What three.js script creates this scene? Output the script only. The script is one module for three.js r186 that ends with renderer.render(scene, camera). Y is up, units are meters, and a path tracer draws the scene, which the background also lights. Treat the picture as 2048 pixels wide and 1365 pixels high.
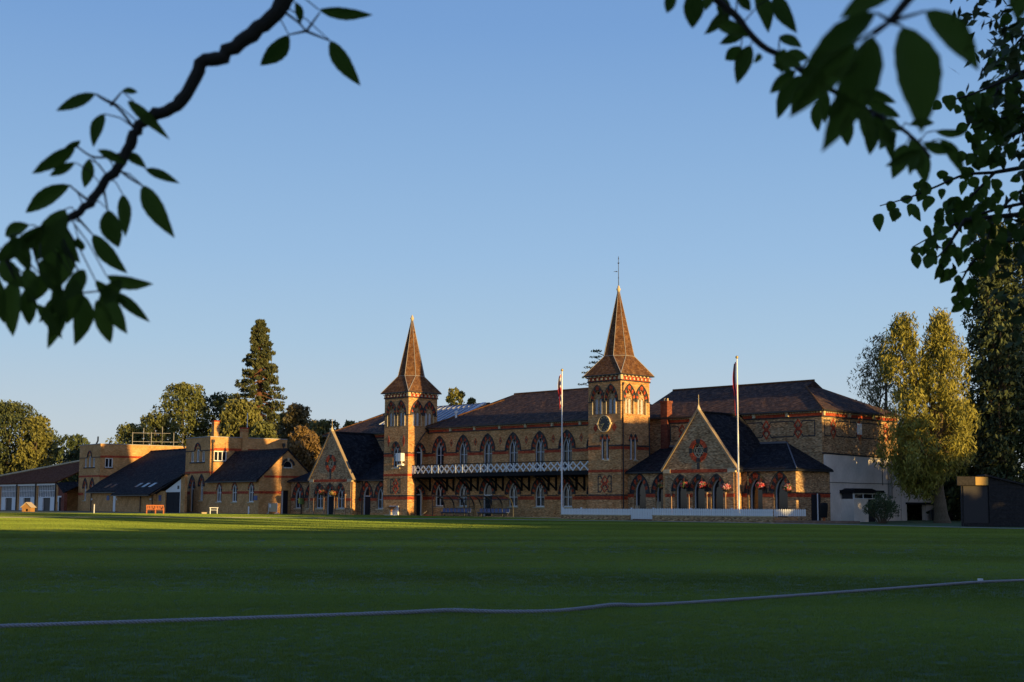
import * as THREE from 'three';
import { mergeGeometries } from 'three/addons/utils/BufferGeometryUtils.js';
import { ImprovedNoise } from 'three/addons/math/ImprovedNoise.js';

// ---------------------------------------------------------------- camera, sky, sun, exposure
const scene = new THREE.Scene();
const camera = new THREE.PerspectiveCamera(26.985, 2048 / 1365, 0.1, 4000);
camera.position.set(0, 1.35, 0);
camera.rotation.set(0.11603, 0, 0.00524);
camera.focus = 130;
camera.userData.fStop = 6.3;
const renderer = new THREE.WebGLRenderer({ antialias: true });
renderer.toneMapping = THREE.LinearToneMapping;
renderer.toneMappingExposure = 1.6;   // exposed for the shade
renderer.shadowMap.enabled = true;

const SUN = new THREE.Vector3(0.6674, 0.0732, 0.7411).normalize();
const sun = new THREE.DirectionalLight(new THREE.Color().setRGB(1, 0.68, 0.24), 5);
sun.position.copy(SUN).multiplyScalar(400);
sun.castShadow = true;
sun.shadow.radius = 1;
Object.assign(sun.shadow.camera, { left: -220, right: 220, top: 160, bottom: -160, near: 1, far: 1200 });
sun.shadow.mapSize.set(4096, 4096);
scene.add(sun, sun.target);

const lin = (r, g, b) => { const f = (c) => { c /= 255; return c <= 0.04045 ? c / 12.92 : ((c + 0.055) / 1.055) ** 2.4; }; return [f(r), f(g), f(b)]; };
{
  const W = 512, H = 512, d = new Float32Array(W * H * 4);
  const stops = [[-90, lin(60, 66, 58)], [-2, lin(120, 128, 128)], [0, lin(204, 206, 202)], [3, lin(192, 206, 215)], [6.5, lin(170, 199, 223)], [10, lin(154, 189, 224)], [14, lin(139, 177, 219)], [19, lin(120, 161, 212)], [30, lin(96, 136, 196)], [55, lin(74, 110, 176)], [90, lin(62, 96, 162)]].map(([e, c]) => [e, c.map((q) => q / 1.6)]);
  for (let j = 0; j < H; j++) {
    const el = ((j + 0.5) / H - 0.5) * 180;
    let k = 0; while (k < stops.length - 2 && el > stops[k + 1][0]) k++;
    const [e0, a] = stops[k], [e1, b] = stops[k + 1], t = Math.min(1, Math.max(0, (el - e0) / (e1 - e0)));
    for (let i = 0; i < W; i++) {
      const ph = ((i + 0.5) / W - 0.5) * 2 * Math.PI, ce = Math.cos(el * Math.PI / 180);
      const x = Math.cos(ph) * ce, y = Math.sin(el * Math.PI / 180), z = Math.sin(ph) * ce;
      const c = x * SUN.x + y * SUN.y + z * SUN.z;
      const glow = Math.max(0, el > -3 ? 1 : 0) * (Math.exp(-(1 - c) * 5.5) * Math.exp(-Math.max(0, el) / 16)) * 0.7;
      const o = (j * W + i) * 4;
      d[o] = a[0] + (b[0] - a[0]) * t + glow * 1.0; d[o + 1] = a[1] + (b[1] - a[1]) * t + glow * 0.62; d[o + 2] = a[2] + (b[2] - a[2]) * t + glow * 0.28; d[o + 3] = 1;
    }
  }
  const sky = new THREE.DataTexture(d, W, H, THREE.RGBAFormat, THREE.FloatType);
  sky.mapping = THREE.EquirectangularReflectionMapping; sky.magFilter = THREE.LinearFilter; sky.minFilter = THREE.LinearFilter; sky.needsUpdate = true;
  scene.background = sky; scene.environment = sky;
}

// ---------------------------------------------------------------- helpers
function rngOf(seed) { let a = seed >>> 0; return () => { a = (a + 0x6D2B79F5) | 0; let t = Math.imul(a ^ (a >>> 15), 1 | a); t = (t + Math.imul(t ^ (t >>> 7), 61 | t)) ^ t; return ((t ^ (t >>> 14)) >>> 0) / 4294967296; }; }
const noise = new ImprovedNoise();
const V = (x, y, z) => new THREE.Vector3(x, y, z);
const R = (d) => d * Math.PI / 180;
const smooth = (a, b, x) => { const t = Math.min(1, Math.max(0, (x - a) / (b - a))); return t * t * (3 - 2 * t); };
const taken = new Map();
function numbered(n) { const k = taken.get(n) || 0; taken.set(n, k + 1); return k ? n + '_' + String(k).padStart(3, '0') : n; }
const ground = (x, z) => 0.38 * smooth(88, 150, -z);

function project(g) {                       // uv in metres on every face, by the way it points
  const p = g.attributes.position, n = g.attributes.normal, uv = new Float32Array(p.count * 2);
  for (let i = 0; i < p.count; i += 3) {
    const a = V(0, 0, 0);
    for (let k = 0; k < 3; k++) a.add(V(n.getX(i + k), n.getY(i + k), n.getZ(i + k)));
    a.normalize();
    let t, b;
    if (Math.abs(a.y) > 0.92) { t = V(1, 0, 0); b = V(0, 0, 1); } else { t = V(0, 1, 0).cross(a).normalize(); b = a.clone().cross(t); }
    for (let k = 0; k < 3; k++) { const q = V(p.getX(i + k), p.getY(i + k), p.getZ(i + k)); uv[(i + k) * 2] = q.dot(t); uv[(i + k) * 2 + 1] = q.dot(b); }
  }
  g.setAttribute('uv', new THREE.BufferAttribute(uv, 2));
  return g;
}
function join(geos) {
  const list = geos.flat(9).filter(Boolean).map((g) => {
    const q = g.index ? g.toNonIndexed() : g;
    const o = new THREE.BufferGeometry();
    o.setAttribute('position', q.attributes.position.clone());
    if (!q.attributes.normal) q.computeVertexNormals();
    o.setAttribute('normal', q.attributes.normal.clone());
    return o;
  });
  return project(list.length > 1 ? mergeGeometries(list) : list[0]);
}
const APART = new Set(['red_band', 'dark_string', 'springing_string', 'string_course', 'column_shaft', 'red_block', 'plinth', 'buttress', 'kneeler', 'hour_mark', 'red_diamonds', 'chimney_pot', 'rail', 'armrest', 'coping_length', 'tower_band']);
const TINY = new Set(['red_voussoirs', 'dark_voussoirs', 'dentils', 'corbel_stones', 'louvres', 'lead_roll', 'leaf_stalks', 'glazing_bars']);   // pieces too small to pick apart
function mesh(name, geos, mat, parent) {
  if (APART.has(name) && Array.isArray(geos)) { const l = geos.flat(9); if (l.length > 1) return l.map((g) => mesh(name, [g], mat, parent))[0]; }
  const m = new THREE.Mesh(Array.isArray(geos) ? join(geos) : geos, mat);
  if (TINY.has(name)) m.userData.kind = 'stuff';
  m.name = parent === scene ? numbered(name) : name; m.castShadow = m.receiveShadow = true;
  parent.add(m); return m;
}
function part(name, parent) { const g = new THREE.Group(); g.name = name; parent.add(g); return g; }
function thing(name, label, category, pos = [0, 0, 0], turn = 0, group, size = 1) {
  const o = new THREE.Group(); o.name = numbered(name); o.position.set(...pos); o.rotation.y = turn; o.scale.setScalar(size);
  o.userData = { label, category }; if (group) o.userData.group = group;
  scene.add(o); return o;
}
function struct(name, geos, mat) { const m = mesh(name, geos, mat, scene); m.userData.kind = 'structure'; return m; }
const box = (x0, x1, y0, y1, z0, z1) => new THREE.BoxGeometry(x1 - x0, y1 - y0, z1 - z0).translate((x0 + x1) / 2, (y0 + y1) / 2, (z0 + z1) / 2);
const cyl = (x, z, y0, y1, r0, r1 = r0, n = 10) => new THREE.CylinderGeometry(r1, r0, y1 - y0, n).translate(x, (y0 + y1) / 2, z);
function tube(pts, r0, r1 = r0, n = 7) {
  const P = pts.map((p) => (p.isVector3 ? p : V(...p))), ring = [], pos = [], nor = [], idx = [];
  let ref = V(0, 1, 0);
  P.forEach((p, i) => {
    const t = P[Math.min(P.length - 1, i + 1)].clone().sub(P[Math.max(0, i - 1)]).normalize();
    if (Math.abs(t.dot(ref)) > 0.95) ref = V(1, 0, 0);
    const a = ref.clone().cross(t).normalize(), b = t.clone().cross(a); ref = b.clone();
    const r = Array.isArray(r0) ? r0[i] : r0 + (r1 - r0) * i / (P.length - 1);
    for (let k = 0; k < n; k++) { const an = k / n * Math.PI * 2, v = a.clone().multiplyScalar(Math.cos(an)).addScaledVector(b, Math.sin(an)); nor.push(v.x, v.y, v.z); pos.push(p.x + v.x * r, p.y + v.y * r, p.z + v.z * r); }
  });
  for (let i = 0; i < P.length - 1; i++) for (let k = 0; k < n; k++) { const a = i * n + k, b = i * n + (k + 1) % n; idx.push(a, b, a + n, b, b + n, a + n); }
  for (let k = 1; k < n - 1; k++) { idx.push(0, k + 1, k); const e = (P.length - 1) * n; idx.push(e, e + k, e + k + 1); }
  const g = new THREE.BufferGeometry();
  g.setAttribute('position', new THREE.Float32BufferAttribute(pos, 3)); g.setAttribute('normal', new THREE.Float32BufferAttribute(nor, 3)); g.setIndex(idx);
  return g;
}
function slab(poly, t = 0.12) {             // a flat polygon with thickness below it
  const P = poly.map((p) => V(...p)), n = P[1].clone().sub(P[0]).cross(P[2].clone().sub(P[0])).normalize();
  if (n.y < 0) { P.reverse(); n.negate(); }
  const Q = P.map((p) => p.clone().addScaledVector(n, -t)), pos = [];
  const tri = (a, b, c) => pos.push(a.x, a.y, a.z, b.x, b.y, b.z, c.x, c.y, c.z);
  for (let i = 1; i < P.length - 1; i++) { tri(P[0], P[i], P[i + 1]); tri(Q[0], Q[i + 1], Q[i]); }
  P.forEach((p, i) => { const j = (i + 1) % P.length; tri(p, Q[i], P[j]); tri(P[j], Q[i], Q[j]); });
  const g = new THREE.BufferGeometry(); g.setAttribute('position', new THREE.Float32BufferAttribute(pos, 3)); g.computeVertexNormals(); return g;
}
const shapeOf = (pts) => new THREE.Shape(pts.map((p) => new THREE.Vector2(p[0], p[1])));
function prism(pts, z0, z1, holes = []) {
  const s = Array.isArray(pts) ? shapeOf(pts) : pts; s.holes = holes.map((h) => new THREE.Path(h.map((p) => new THREE.Vector2(p[0], p[1]))));
  return new THREE.ExtrudeGeometry(s, { depth: z1 - z0, bevelEnabled: false, curveSegments: 10 }).translate(0, 0, z0);
}
function strip(pts, w, z0, z1, closed = false) {   // a bar of width w along a polyline, mitred
  const n = pts.length, L = [], Rr = [];
  for (let i = 0; i < n; i++) {
    const a = closed ? pts[(i + n - 1) % n] : pts[Math.max(0, i - 1)], b = pts[i], c = closed ? pts[(i + 1) % n] : pts[Math.min(n - 1, i + 1)];
    const d1 = [b[0] - a[0], b[1] - a[1]], d2 = [c[0] - b[0], c[1] - b[1]], l1 = Math.hypot(...d1) || 1, l2 = Math.hypot(...d2) || 1;
    let nx = 0, ny = 0; if (Math.hypot(...d1) > 1e-6) { nx -= d1[1] / l1; ny += d1[0] / l1; } if (Math.hypot(...d2) > 1e-6) { nx -= d2[1] / l2; ny += d2[0] / l2; }
    const l = Math.hypot(nx, ny) || 1; nx /= l; ny /= l;
    const base = Math.hypot(...d1) > 1e-6 ? [-d1[1] / l1, d1[0] / l1] : [-d2[1] / l2, d2[0] / l2], k = Math.min(2, 1 / Math.max(0.4, nx * base[0] + ny * base[1]));
    L.push([b[0] + nx * w / 2 * k, b[1] + ny * w / 2 * k]); Rr.push([b[0] - nx * w / 2 * k, b[1] - ny * w / 2 * k]);
  }
  if (closed) return prism(L, z0, z1, [Rr]).attributes.position.count ? prism(area(L) > area(Rr) ? L : Rr, z0, z1, [area(L) > area(Rr) ? Rr : L]) : null;
  return prism([...L, ...Rr.reverse()], z0, z1);
}
function area(p) { let s = 0; p.forEach((a, i) => { const b = p[(i + 1) % p.length]; s += a[0] * b[1] - b[0] * a[1]; }); return Math.abs(s); }
const circle = (cx, cy, r, n = 20) => Array.from({ length: n }, (_, i) => [cx + r * Math.cos(i / n * 2 * Math.PI), cy + r * Math.sin(i / n * 2 * Math.PI)]);
const radiusFor = (a, t, rise) => (rise * rise - t * t + a * a) / (2 * (a + t));
function archTop(cx, sp, a, Rr, n = 7) {    // from right springing over the point to left springing
  const ph = Math.acos(Math.max(-1, (Rr - a) / Rr)), o = [];
  for (let i = 0; i <= n; i++) { const t = ph * i / n; o.push([cx + a - Rr + Rr * Math.cos(t), sp + Rr * Math.sin(t)]); }
  for (let i = n - 1; i >= 0; i--) { const t = ph * i / n; o.push([cx - a + Rr - Rr * Math.cos(t), sp + Rr * Math.sin(t)]); }
  return o;
}
const archHole = (cx, y0, sp, a, Rr) => [[cx - a, y0], [cx + a, y0], ...archTop(cx, sp, a, Rr)];
function voussoirs(cx, sp, a, Rr, t, z0, z1, n = 6) {
  const pi = Math.acos((Rr - a) / Rr), po = Math.acos(Math.max(-1, (Rr - a) / (Rr + t))), sets = [[], []];
  for (const s of [1, -1]) for (let k = 0; k < n; k++) {
    const q = (u, r, ph) => [cx + s * (a - Rr + r * Math.cos(ph * u)), sp + r * Math.sin(ph * u)];
    const g = 0.06, u0 = (k + g) / n, u1 = (k + 1 - g * 0.2) / n;
    const pts = [q(u0, Rr, pi), q(u0, Rr + t, po), q(u1, Rr + t, po), q(u1, Rr, pi)]; if (s < 0) pts.reverse();
    sets[(k + (s > 0 ? 0 : 0)) % 2].push(prism(pts, z0, z1));
  }
  return sets;
}
const onFront = (g, z) => g.translate(0, 0, z);
const onRight = (g, x) => g.rotateY(Math.PI / 2).translate(x, 0, 0);   // drawn x becomes depth behind the front

// ---------------------------------------------------------------- materials
function noiseTex(w, h, fn, srgb = true) {
  const d = new Uint8Array(w * h * 4);
  for (let j = 0; j < h; j++) for (let i = 0; i < w; i++) { const c = fn(i / w, j / h, i, j), o = (j * w + i) * 4; d[o] = Math.max(0, Math.min(255, c[0])); d[o + 1] = Math.max(0, Math.min(255, c[1])); d[o + 2] = Math.max(0, Math.min(255, c[2])); d[o + 3] = 255; }
  const t = new THREE.DataTexture(d, w, h); t.wrapS = t.wrapT = THREE.RepeatWrapping; t.magFilter = THREE.LinearFilter; t.minFilter = THREE.LinearMipmapLinearFilter; t.generateMipmaps = true;
  if (srgb) t.colorSpace = THREE.SRGBColorSpace; t.needsUpdate = true; return t;
}
const tileNoise = (u, v, f, s) => { // periodic value made of ring coordinates
  const a = u * 2 * Math.PI, b = v * 2 * Math.PI; return noise.noise(Math.cos(a) * f + s, Math.sin(a) * f + Math.cos(b) * f * 0.7, Math.sin(b) * f + s * 1.7);
};
function brickTex(base, spread, mortar, stain, seed) {
  const rnd = rngOf(seed), cols = 40, rows = 120, tone = Array.from({ length: cols * rows * 2 }, () => [rnd(), rnd(), rnd()]);
  return noiseTex(1024, 1024, (u, v, i, j) => {
    const r = Math.floor(v * rows), fy = v * rows - r, uu = u * cols + (r % 2) * 0.5, c = Math.floor(uu), fx = uu - c, t = tone[r * cols + (c % cols)];
    const big = tileNoise(u, v, 1.6, seed) * stain + tileNoise(u, v, 5, seed + 3) * stain * 0.7;
    if (fx < 0.05 || fy < 0.14) return mortar.map((m) => m + big * 0.8);
    const k = (t[0] - 0.5) * 2 * spread + (t[2] > 0.9 ? -spread * 1.2 : 0) + (t[1] > 0.93 ? spread : 0);
    return [base[0] + k + big, base[1] + k * 0.92 + big * 0.95 - (t[1] - 0.5) * 14, base[2] + k * 0.75 + big * 0.85 - (t[1] - 0.5) * 18];
  });
}
const std = (o) => new THREE.MeshStandardMaterial({ roughness: 0.9, metalness: 0, ...o });
const setRep = (t, m) => { t.repeat.set(1 / m, 1 / m); return t; };
const M = {};
M.brick = std({ map: setRep(brickTex([186, 134, 82], 26, [160, 136, 100], 16, 11), 9), roughness: 0.95 });
M.brickGrey = std({ map: setRep(brickTex([162, 128, 90], 34, [138, 118, 90], 18, 23), 9), roughness: 0.95 });
M.brickPlain = std({ map: setRep(brickTex([190, 138, 82], 14, [172, 144, 104], 20, 31), 9), roughness: 0.95 });
M.red = std({ map: setRep(brickTex([172, 62, 26], 22, [120, 70, 48], 18, 41), 9), roughness: 0.9 });
M.brickRed = std({ map: setRep(brickTex([118, 60, 42], 14, [104, 70, 54], 12, 47), 9), roughness: 0.95 });
M.dark = std({ map: setRep(brickTex([44, 44, 46], 14, [52, 48, 44], 8, 53), 9), roughness: 0.75 });
M.stone = std({ map: setRep(noiseTex(256, 256, (u, v) => { const n = tileNoise(u, v, 2, 5) * 26 + tileNoise(u, v, 9, 8) * 18; return [190 + n, 172 + n, 138 + n]; }), 3), roughness: 0.9 });
function slateTex(base, lich, seed, amount) {
  const rnd = rngOf(seed), cols = 32, rows = 48, tone = Array.from({ length: cols * rows }, () => rnd());
  return noiseTex(1024, 1024, (u, v) => {
    const r = Math.floor(v * rows), fy = v * rows - r, uu = u * cols + (r % 2) * 0.5, c = Math.floor(uu), fx = uu - c, t = tone[r * cols + (c % cols)];
    const l = Math.max(0, tileNoise(u, v, 3, seed) + tileNoise(u, v, 9, seed + 2) * 0.8 + amount), k = (t - 0.5) * 26 - (fy < 0.12 ? 22 : 0) - (fx < 0.06 ? 14 : 0) + tileNoise(u, v, 14, seed + 9) * 14;
    return [0, 1, 2].map((i) => base[i] + k + (lich[i] - base[i]) * Math.min(0.8, l * 0.8));
  });
}
const roofBump = setRep(noiseTex(512, 512, (u, v) => { const r = v * 20, f = r - Math.floor(r), n = 128 + (0.5 - f) * 70 + tileNoise(u, v, 14, 3) * 90 + tileNoise(u, v, 30, 8) * 70; return [n, n, n]; }, false), 4);
const roof = (map, o = {}) => new THREE.MeshPhysicalMaterial({ map: setRep(map, 9), roughness: 0.92, specularIntensity: 0.3, bumpMap: roofBump, bumpScale: 0.06, ...o });
M.slate = roof(slateTex([74, 60, 54], [128, 92, 66], 61, 0.12));
M.slateDark = roof(slateTex([40, 40, 43], [62, 56, 50], 67, -0.1));
M.slateOld = roof(slateTex([102, 72, 52], [140, 98, 56], 71, 0.15));
M.tileRoof = roof(slateTex([112, 66, 42], [140, 88, 50], 73, 0.0), { bumpScale: 0.16 });
M.stoneDark = std({ color: new THREE.Color().setRGB(0.30, 0.22, 0.13), roughness: 0.9 });
M.leadDark = std({ color: new THREE.Color().setRGB(0.13, 0.13, 0.14), roughness: 0.7 });
M.sandstone = std({ color: new THREE.Color().setRGB(0.34, 0.20, 0.12), roughness: 0.85 });
M.lead = std({ color: new THREE.Color().setRGB(0.32, 0.30, 0.28), roughness: 0.6 });
M.white = std({ color: new THREE.Color().setRGB(0.74, 0.74, 0.72), roughness: 0.55 });
M.greyPaint = std({ color: new THREE.Color().setRGB(0.50, 0.52, 0.54), roughness: 0.5 });
M.louvre = std({ color: new THREE.Color().setRGB(0.60, 0.60, 0.60), roughness: 0.6 });
M.render = std({ map: setRep(noiseTex(512, 512, (u, v) => { const n = tileNoise(u, v, 1.5, 3) * 16 + tileNoise(u, v, 8, 6) * 8; return [226 + n, 214 + n, 200 + n]; }), 11), roughness: 0.9 });
M.black = new THREE.MeshPhysicalMaterial({ color: new THREE.Color().setRGB(0.014, 0.014, 0.015), roughness: 0.8, specularIntensity: 0.3 });
M.iron = std({ color: new THREE.Color().setRGB(0.03, 0.03, 0.032), roughness: 0.5, metalness: 0.3 });
M.glass = new THREE.MeshPhysicalMaterial({ color: new THREE.Color().setRGB(0.012, 0.014, 0.018), roughness: 0.06, metalness: 0, specularIntensity: 1 });
M.darkDoorAndShade = new THREE.MeshPhysicalMaterial({ color: new THREE.Color().setRGB(0.016, 0.017, 0.022), roughness: 0.75, specularIntensity: 0.35 });  // dark door paint, also colours panels that stand for shaded openings
M.wood = std({ map: setRep(noiseTex(256, 256, (u, v) => { const n = tileNoise(u * 0.3, v, 12, 5) * 30; return [170 + n, 92 + n * 0.7, 40 + n * 0.4]; }), 1.5), roughness: 0.7 });
M.paleWood = std({ color: new THREE.Color().setRGB(0.52, 0.40, 0.24), roughness: 0.7 });
M.weather = std({ map: setRep(noiseTex(512, 512, (u, v) => { const n = tileNoise(u * 0.3, v, 14, 15) * 16 + tileNoise(u, v, 3, 2) * 10; return [40 + n, 35 + n, 33 + n]; }), 3), roughness: 0.85 });
M.blue = std({ color: new THREE.Color().setRGB(0.04, 0.07, 0.20), roughness: 0.5 });
M.gilt = std({ color: new THREE.Color().setRGB(0.55, 0.40, 0.16), roughness: 0.4, metalness: 0.5 });
M.rope = std({ color: new THREE.Color().setRGB(0.36, 0.34, 0.34), roughness: 1 });
M.paving = std({ map: setRep(noiseTex(512, 512, (u, v) => { const n = tileNoise(u, v, 3, 9) * 18 + tileNoise(u, v, 20, 4) * 12; return [128 + n, 104 + n, 84 + n]; }), 6), roughness: 0.9 });
M.asphalt = std({ map: setRep(noiseTex(512, 512, (u, v) => { const n = tileNoise(u, v, 3, 19) * 10 + tileNoise(u, v, 24, 4) * 12; return [66 + n, 65 + n, 66 + n]; }), 6), roughness: 0.95 });
M.bark = std({ map: setRep(noiseTex(256, 256, (u, v) => { const n = tileNoise(u, v * 0.3, 8, 9) * 26 + tileNoise(u, v, 16, 4) * 14; return [104 + n, 88 + n, 68 + n]; }), 2), roughness: 0.95 });
M.barkRed = std({ map: setRep(noiseTex(256, 256, (u, v) => { const n = tileNoise(u, v * 0.3, 8, 19) * 26; return [98 + n, 62 + n, 46 + n]; }), 2), roughness: 0.95 });
M.twig = std({ color: new THREE.Color().setRGB(0.034, 0.028, 0.022), roughness: 1 });
M.leaves = std({ vertexColors: true, side: THREE.DoubleSide, roughness: 0.75 });

// ---------------------------------------------------------------- the ground
{
  const xs = [], zs = []; for (let x = -900; x <= 900; x += Math.abs(x) >= 150 ? 75 : 15) xs.push(x);
  for (let z = 120; z >= -1500; z -= z > -40 ? 20 : z > -180 ? 4 : 60) zs.push(z);
  const pos = [], nor = [], uv = [], idx = [];
  zs.forEach((z) => xs.forEach((x) => { pos.push(x, ground(x, z), z); nor.push(0, 1, 0); uv.push(x, z); }));
  for (let j = 0; j < zs.length - 1; j++) for (let i = 0; i < xs.length - 1; i++) { const a = j * xs.length + i, b = a + 1, c = a + xs.length, d = c + 1; idx.push(a, b, c, b, d, c); }
  const g = new THREE.BufferGeometry(); g.setAttribute('position', new THREE.Float32BufferAttribute(pos, 3)); g.setAttribute('normal', new THREE.Float32BufferAttribute(nor, 3)); g.setAttribute('uv', new THREE.Float32BufferAttribute(uv, 2)); g.setIndex(idx);
  const soil = std({ map: setRep(noiseTex(512, 512, (u, v) => { const n = tileNoise(u, v, 4, 9) * 8 + tileNoise(u, v, 18, 4) * 10; return [62 + n, 84 + n, 36 + n * 0.6]; }), 14), roughness: 1 });
  const m = struct('lawn', g, soil); m.userData.label = 'mown cricket field in front of the pavilion';
}
const PV = (x, y, z) => V(-10.89 + 0.69466 * x - 0.71934 * z, y, -150 + 0.71934 * x + 0.69466 * z);   // from pavilion measure to the world
{
  const a = (x, z) => { const p = PV(x, 0, z); return [p.x, p.z]; };
  const sheet = (pts, y0, y1) => prism(pts.map((p) => [p[0], -p[1]]), y0, y1).rotateX(-Math.PI / 2);
  struct('terrace_paving', [sheet([a(-19, 1.6), a(25.2, 1.6), a(25.2, 3.3), a(49, 3.3), a(52, -4), a(-19, -4)], -0.2, 0.34)], M.paving);
  struct('terrace_kerb', [sheet([a(-19.1, 1.85), a(25.3, 1.85), a(25.3, 1.6), a(-19.1, 1.6)], -0.2, 0.375)], M.stone);
  const yard = [[-120, -190], [-88, -203], [-57, -183.5], [-45, -170.5], [-30, -157.5], [-24, -157], [-21, -166], [-33, -184], [-60, -215], [-130, -230]];
  struct('yard_path', [sheet(yard.map((q) => [q[0] * 1.055, q[1] * 1.055]), 0.1, 0.405)], M.asphalt);
}

// ---------------------------------------------------------------- the pavilion
const pav = thing('pavilion', 'long buff brick pavilion with two slate spires, white balcony and gabled porches', 'pavilion', [-10.89, 0, -150], R(-46));

function ringParts(parent, cx, sp, a, Rr, t, put, z = 0, n = 6, hood = true) {
  const [d, r] = voussoirs(cx, sp, a, Rr, t, z - 0.05, z + 0.035, n);
  mesh('red_voussoirs', [r.map(put)], M.red, parent); mesh('dark_voussoirs', [d.map(put)], M.dark, parent);
  if (hood) mesh('hood_mould', [put(strip(archTop(cx, sp, a + t + 0.05, Rr + t + 0.05, 8), 0.11, z - 0.05, z + 0.1))], M.dark, parent);
}
// a two-light arched window with forked tracery: pane, frame, sill and the brick arch round it
function archWindow(parent, cx, y0, sp, a, outerRise, t, put, o = {}) {
  const Rr = radiusFor(a, t, outerRise), w = part(o.name || 'window', parent), z = o.z ?? -0.2, fm = o.frame || M.greyPaint;
  mesh('pane', [put(prism(archHole(cx, y0, sp, a, Rr), z - 0.08, z - 0.05))], M.glass, w);
  const f = [strip([[cx - a + 0.035, y0], [cx - a + 0.035, sp], ...archTop(cx, sp, a - 0.035, Rr - 0.035).reverse().slice(1), [cx + a - 0.035, y0]], 0.09, z - 0.045, z + 0.05)];
  const th = Math.acos(1 - a / (2 * Rr)), arc = (s) => Array.from({ length: 6 }, (_, i) => { const q = th * i / 5; return [cx + s * (Rr - Rr * Math.cos(q)), sp + Rr * Math.sin(q)]; });
  if (!o.plain) { f.push(strip([[cx, y0], [cx, sp]], 0.075, z - 0.045, z + 0.045), strip(arc(1), 0.065, z - 0.04, z + 0.04), strip(arc(-1), 0.06, z - 0.035, z + 0.035)); f.push(strip([[cx - a + 0.08, sp - 0.25], [cx + a - 0.08, sp - 0.25]], 0.05, z - 0.04, z + 0.03)); }
  f.push(strip([[cx - a, y0 + 0.05], [cx + a, y0 + 0.05]], 0.1, z - 0.04, z + 0.06));
  mesh('frame', [f.map(put)], fm, w);
  if (o.sill !== false) mesh('sill', [put(box(cx - a - 0.12, cx + a + 0.12, y0 - 0.14, y0, -0.25, 0.09))], o.sillMat || M.stone, w);
  ringParts(w, cx, sp, a, Rr, t, put, 0, o.n || 6, o.hood !== false);
  return archHole(cx, y0, sp, a, Rr);
}
function archDoor(parent, cx, y0, sp, a, outerRise, t, put, o = {}) {
  const Rr = radiusFor(a, t, outerRise), w = part('door', parent), z = -0.2;
  mesh('fanlight', [put(prism([[cx - a, o.top], [cx + a, o.top], ...archTop(cx, Math.max(sp, o.top + 0.01), a, Rr)], z - 0.08, z - 0.05))], M.glass, w);
  mesh('door_leaf', [put(box(cx - a, cx + a, y0, o.top, z - 0.1, z - 0.05)), put(strip([[cx, y0 + 0.1], [cx, o.top]], 0.03, z - 0.06, z - 0.03)), put(box(cx + 0.12, cx + 0.2, y0 + 0.95, y0 + 1.05, z - 0.05, z))], o.leaf || M.darkDoorAndShade, w);
  const f = [strip([[cx - a + 0.05, y0], [cx - a + 0.05, sp], ...archTop(cx, sp, a - 0.05, Rr - 0.05).reverse().slice(1), [cx + a - 0.05, y0]], 0.1, z - 0.045, z + 0.06), strip([[cx - a, o.top], [cx + a, o.top]], 0.09, z - 0.04, z + 0.05)];
  mesh('frame', [f.map(put)], o.frame || M.white, w);
  ringParts(w, cx, sp, a, Rr, t, put, 0, o.n || 5, true);
  return archHole(cx, y0, sp, a, Rr);
}
function lozengePanel(parent, x0, x1, y0, y1, put) {     // dark frame and crossing red diamonds in flush coloured brick
  const cx = (x0 + x1) / 2, cy = (y0 + y1) / 2, hx = (x1 - x0) / 2, hy = (y1 - y0) / 2, g = part('pattern_panel', parent);
  mesh('dark_lines', [[-1, 1].map((s) => strip([[cx + s * 0.12 * hx, cy + 0.1 * hy], [cx + s * 0.62 * hx, y1], [cx + s * hx, y1], [cx + s * hx, y0], [cx + s * 0.62 * hx, y0], [cx + s * 0.12 * hx, cy - 0.1 * hy]], 0.1, -0.02, 0.02)), strip([[cx - 0.15 * hx, cy + 0.15 * hy], [cx + 0.15 * hx, cy - 0.15 * hy]], 0.1, -0.02, 0.025), strip([[x0, cy], [cx - 0.55 * hx, cy]], 0.09, -0.02, 0.024), strip([[x1, cy], [cx + 0.55 * hx, cy]], 0.09, -0.02, 0.024)].flat().map(put), M.dark, g);
  mesh('red_diamonds', [strip([[cx, y1], [cx + 0.5 * hx, cy + 0.35 * hy], [cx, cy - 0.18 * hy], [cx - 0.5 * hx, cy + 0.35 * hy]], 0.1, -0.02, 0.03, true), strip([[cx, y0], [cx + 0.56 * hx, cy - 0.35 * hy], [cx, cy + 0.24 * hy], [cx - 0.56 * hx, cy - 0.35 * hy]], 0.1, -0.02, 0.036, true)].map(put), M.red, g);
}
// corbelled cornice along a straight wall: dark string, red courses, dentils, pale blocks
function cornice(parent, x0, x1, yb, put, pitch, first) {
  const c = part('cornice', parent), den = [], blk = [];
  mesh('dark_string', [put(box(x0, x1, yb, yb + 0.1, -0.06, 0.09))], M.dark, c);
  mesh('red_course', [put(box(x0, x1, yb + 0.1, yb + 0.36, -0.05, 0.045))], M.red, c);
  for (let x = x0 + 0.12; x < x1 - 0.05; x += 0.27) den.push(put(box(x, x + 0.14, yb + 0.36, yb + 0.47, -0.05, 0.13)));
  mesh('dentils', [den], M.stone, c);
  mesh('top_course', [put(box(x0, x1, yb + 0.47, yb + 0.62, -0.05, 0.16))], M.red, c);
  for (let x = first; x < x1; x += pitch) blk.push(put(prism([[x - 0.13, yb + 0.12], [x + 0.13, yb + 0.12], [x + 0.13, yb + 0.66], [x - 0.13, yb + 0.66]], 0, 0.24)));
  if (blk.length) mesh('corbel_stones', [blk], M.stone, c);
}

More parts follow.
